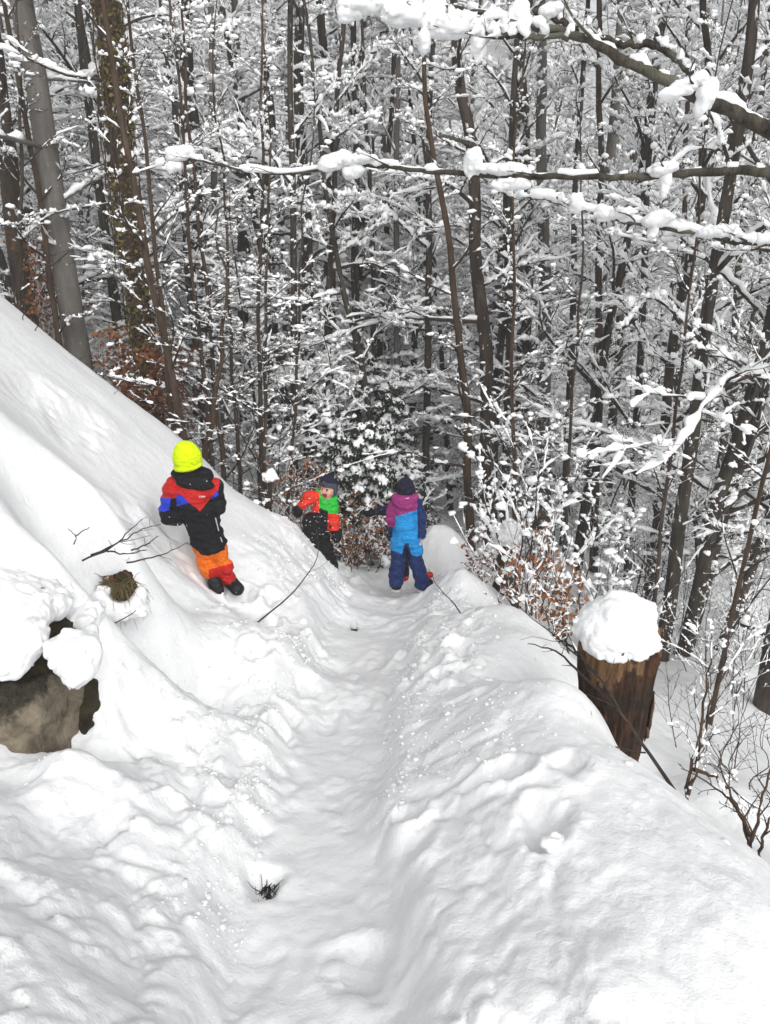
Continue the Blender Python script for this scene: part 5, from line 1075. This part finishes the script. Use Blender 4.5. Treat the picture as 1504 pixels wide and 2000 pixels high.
# ------------------------------------------------------------ the wood goes on up the far hill: one mass
far = bpy.data.collections.new('far_tree_kinds')
for i, key in enumerate(('tall_a', 'tall_b', 'tall_c', 'mid_a')):
    a, c, s = PROTO[key]
    V = []; F = []; M = []; n0 = 0
    for k, me in enumerate((a, c, s)):
        v = np.empty(len(me.vertices)*3, np.float32); me.vertices.foreach_get('co', v); fl = np.empty(len(me.polygons)*4 if k < 2 else 0, np.int32)
        lt = np.empty(len(me.polygons), np.int32); me.polygons.foreach_get('loop_total', lt); li = np.empty(len(me.loops), np.int32); me.loops.foreach_get('vertex_index', li); ls = np.empty(len(me.polygons), np.int32); me.polygons.foreach_get('loop_start', ls)
        for w in (3, 4):
            q = lt == w
            if q.any(): F.append(li[ls[q][:, None]+np.arange(w)]+n0); M.append(np.full(q.sum(), 0 if k < 2 else 1))
        V.append(v.reshape(-1, 3)); n0 += len(V[-1])
    o3 = [f for f in F if f.shape[1] == 3]; o4 = [f for f in F if f.shape[1] == 4]; mm = np.concatenate([m for f, m in zip(F, M) if f.shape[1] == 3]+[m for f, m in zip(F, M) if f.shape[1] == 4])
    fo = bpy.data.objects.new('far_tree', mesh_from('far_tree', np.concatenate(V), [np.concatenate(o3), np.concatenate(o4)] if o3 else [np.concatenate(o4)], [a.materials[0], M_FLUFF], mm)); far.objects.link(fo)
rs = np.random.default_rng(99); P = []
while len(P) < 420:
    y = rs.uniform(56, 145); x = rs.uniform(-.75, .75)*(y+8)
    P.append((x, y, ground_h(x, y)-.1))
me = bpy.data.meshes.new('far_wood'); me.from_pydata(P, [], []); fw = obj('far_wood', me); tag(fw, 'snow-covered wood climbing the far hillside behind the nearer trees', 'wood', None, 'stuff')
ng = bpy.data.node_groups.new('far_wood', 'GeometryNodeTree'); ng.interface.new_socket('Geometry', in_out='INPUT', socket_type='NodeSocketGeometry'); ng.interface.new_socket('Geometry', in_out='OUTPUT', socket_type='NodeSocketGeometry')
gi, go = ng.nodes.new('NodeGroupInput'), ng.nodes.new('NodeGroupOutput'); mp = ng.nodes.new('GeometryNodeMeshToPoints'); ip = ng.nodes.new('GeometryNodeInstanceOnPoints'); ci = ng.nodes.new('GeometryNodeCollectionInfo')
ci.inputs['Collection'].default_value = far; ci.inputs['Separate Children'].default_value = True; ci.inputs['Reset Children'].default_value = True; ip.inputs['Pick Instance'].default_value = True
rv = ng.nodes.new('FunctionNodeRandomValue'); rv.data_type = 'FLOAT_VECTOR'; rv.inputs[0].default_value = (-.06, -.06, 0); rv.inputs[1].default_value = (.06, .06, 6.28)
r2 = ng.nodes.new('FunctionNodeRandomValue'); r2.data_type = 'FLOAT'; r2.inputs[2].default_value = .9; r2.inputs[3].default_value = 1.4; r3 = ng.nodes.new('FunctionNodeRandomValue'); r3.data_type = 'INT'; r3.inputs[4].default_value = 0; r3.inputs[5].default_value = 3
L_ = ng.links.new; L_(gi.outputs[0], mp.inputs[0]); L_(mp.outputs[0], ip.inputs['Points']); L_(ci.outputs[0], ip.inputs['Instance']); L_(r3.outputs[2], ip.inputs['Instance Index']); L_(rv.outputs[0], ip.inputs['Rotation']); L_(r2.outputs[1], ip.inputs['Scale']); L_(ip.outputs[0], go.inputs[0])
md = fw.modifiers.new('far_wood', 'NODES'); md.node_group = ng

# snow thrown into the air round the laughing child
rs = np.random.default_rng(4); C = np.array([U(rs.normal(615, 26), rs.normal(1010, 42), rs.uniform(6.6, 7.0)) for _ in range(70)]); mb = MB(); mb.add(*blobs(C, rs.uniform(.002, .006, len(C)), rs))
tag(obj('thrown_snow', mb.mesh('thrown_snow', M_FLUFF)), 'spray of thrown snow flakes in front of the laughing child', 'snow spray', None, 'stuff')

# broken crumbs of snow along the trampled banks
rs = np.random.default_rng(12); mb = MB()
for n, a, b_, V0, F0 in ((700, .008, .020, ICO2_V, ICO2_F), (5200, .003, .009, ICO_V, ICO_F)):
    y = 1.55+5.9*rs.uniform(0, 1, n)**1.1; sd = rs.choice([-1., 1.], n); d = np.where(rs.uniform(0, 1, n) < .35, path_w(y)*rs.uniform(.75, 1.25, n), path_w(y)+np.abs(rs.normal(0, .33, n))); x = path_x(y)+sd*d
    k = fbm2(x*2.2, y*1.6, 2, 15) > -.12; x, y = x[k], y[k]; r = a+(b_-a)*rs.uniform(0, 1, len(x))**2.5; r = r*(.6+.12*y)
    mb.add(*blobs(np.stack([x, y, ground_full(x, y)+r*.02], 1), r, rs, .28, V0, F0))
tag(obj('snow_crumbs', mb.mesh('snow_crumbs', M_SNOW)), 'loose crumbs of broken snow on the trampled banks of the path', 'snow crumbs', None, 'stuff')

# ------------------------------------------------------------ thin haze volume, added to pale and brighten the far wood
def haze():
    lo, hi = np.array([-240., -6, -30]), np.array([240., 175, 62])
    V = np.array([[(lo, hi)[i][0], (lo, hi)[j][1], (lo, hi)[k][2]] for i in (0, 1) for j in (0, 1) for k in (0, 1)])
    F = np.array([(0, 1, 3, 2), (4, 6, 7, 5), (0, 4, 5, 1), (2, 3, 7, 6), (0, 2, 6, 4), (1, 5, 7, 3)])
    m = bpy.data.materials.new('added_haze'); m.use_nodes = True; t = m.node_tree; t.nodes.clear()
    o = t.nodes.new('ShaderNodeOutputMaterial'); v = t.nodes.new('ShaderNodeVolumePrincipled'); v.inputs['Color'].default_value = (.93, .95, .97, 1); v.inputs['Density'].default_value = .0048
    t.links.new(v.outputs[0], o.inputs['Volume'])
    tag(obj('haze', mesh_from('haze', V, F, m, None, False)), kind='stuff')
haze()
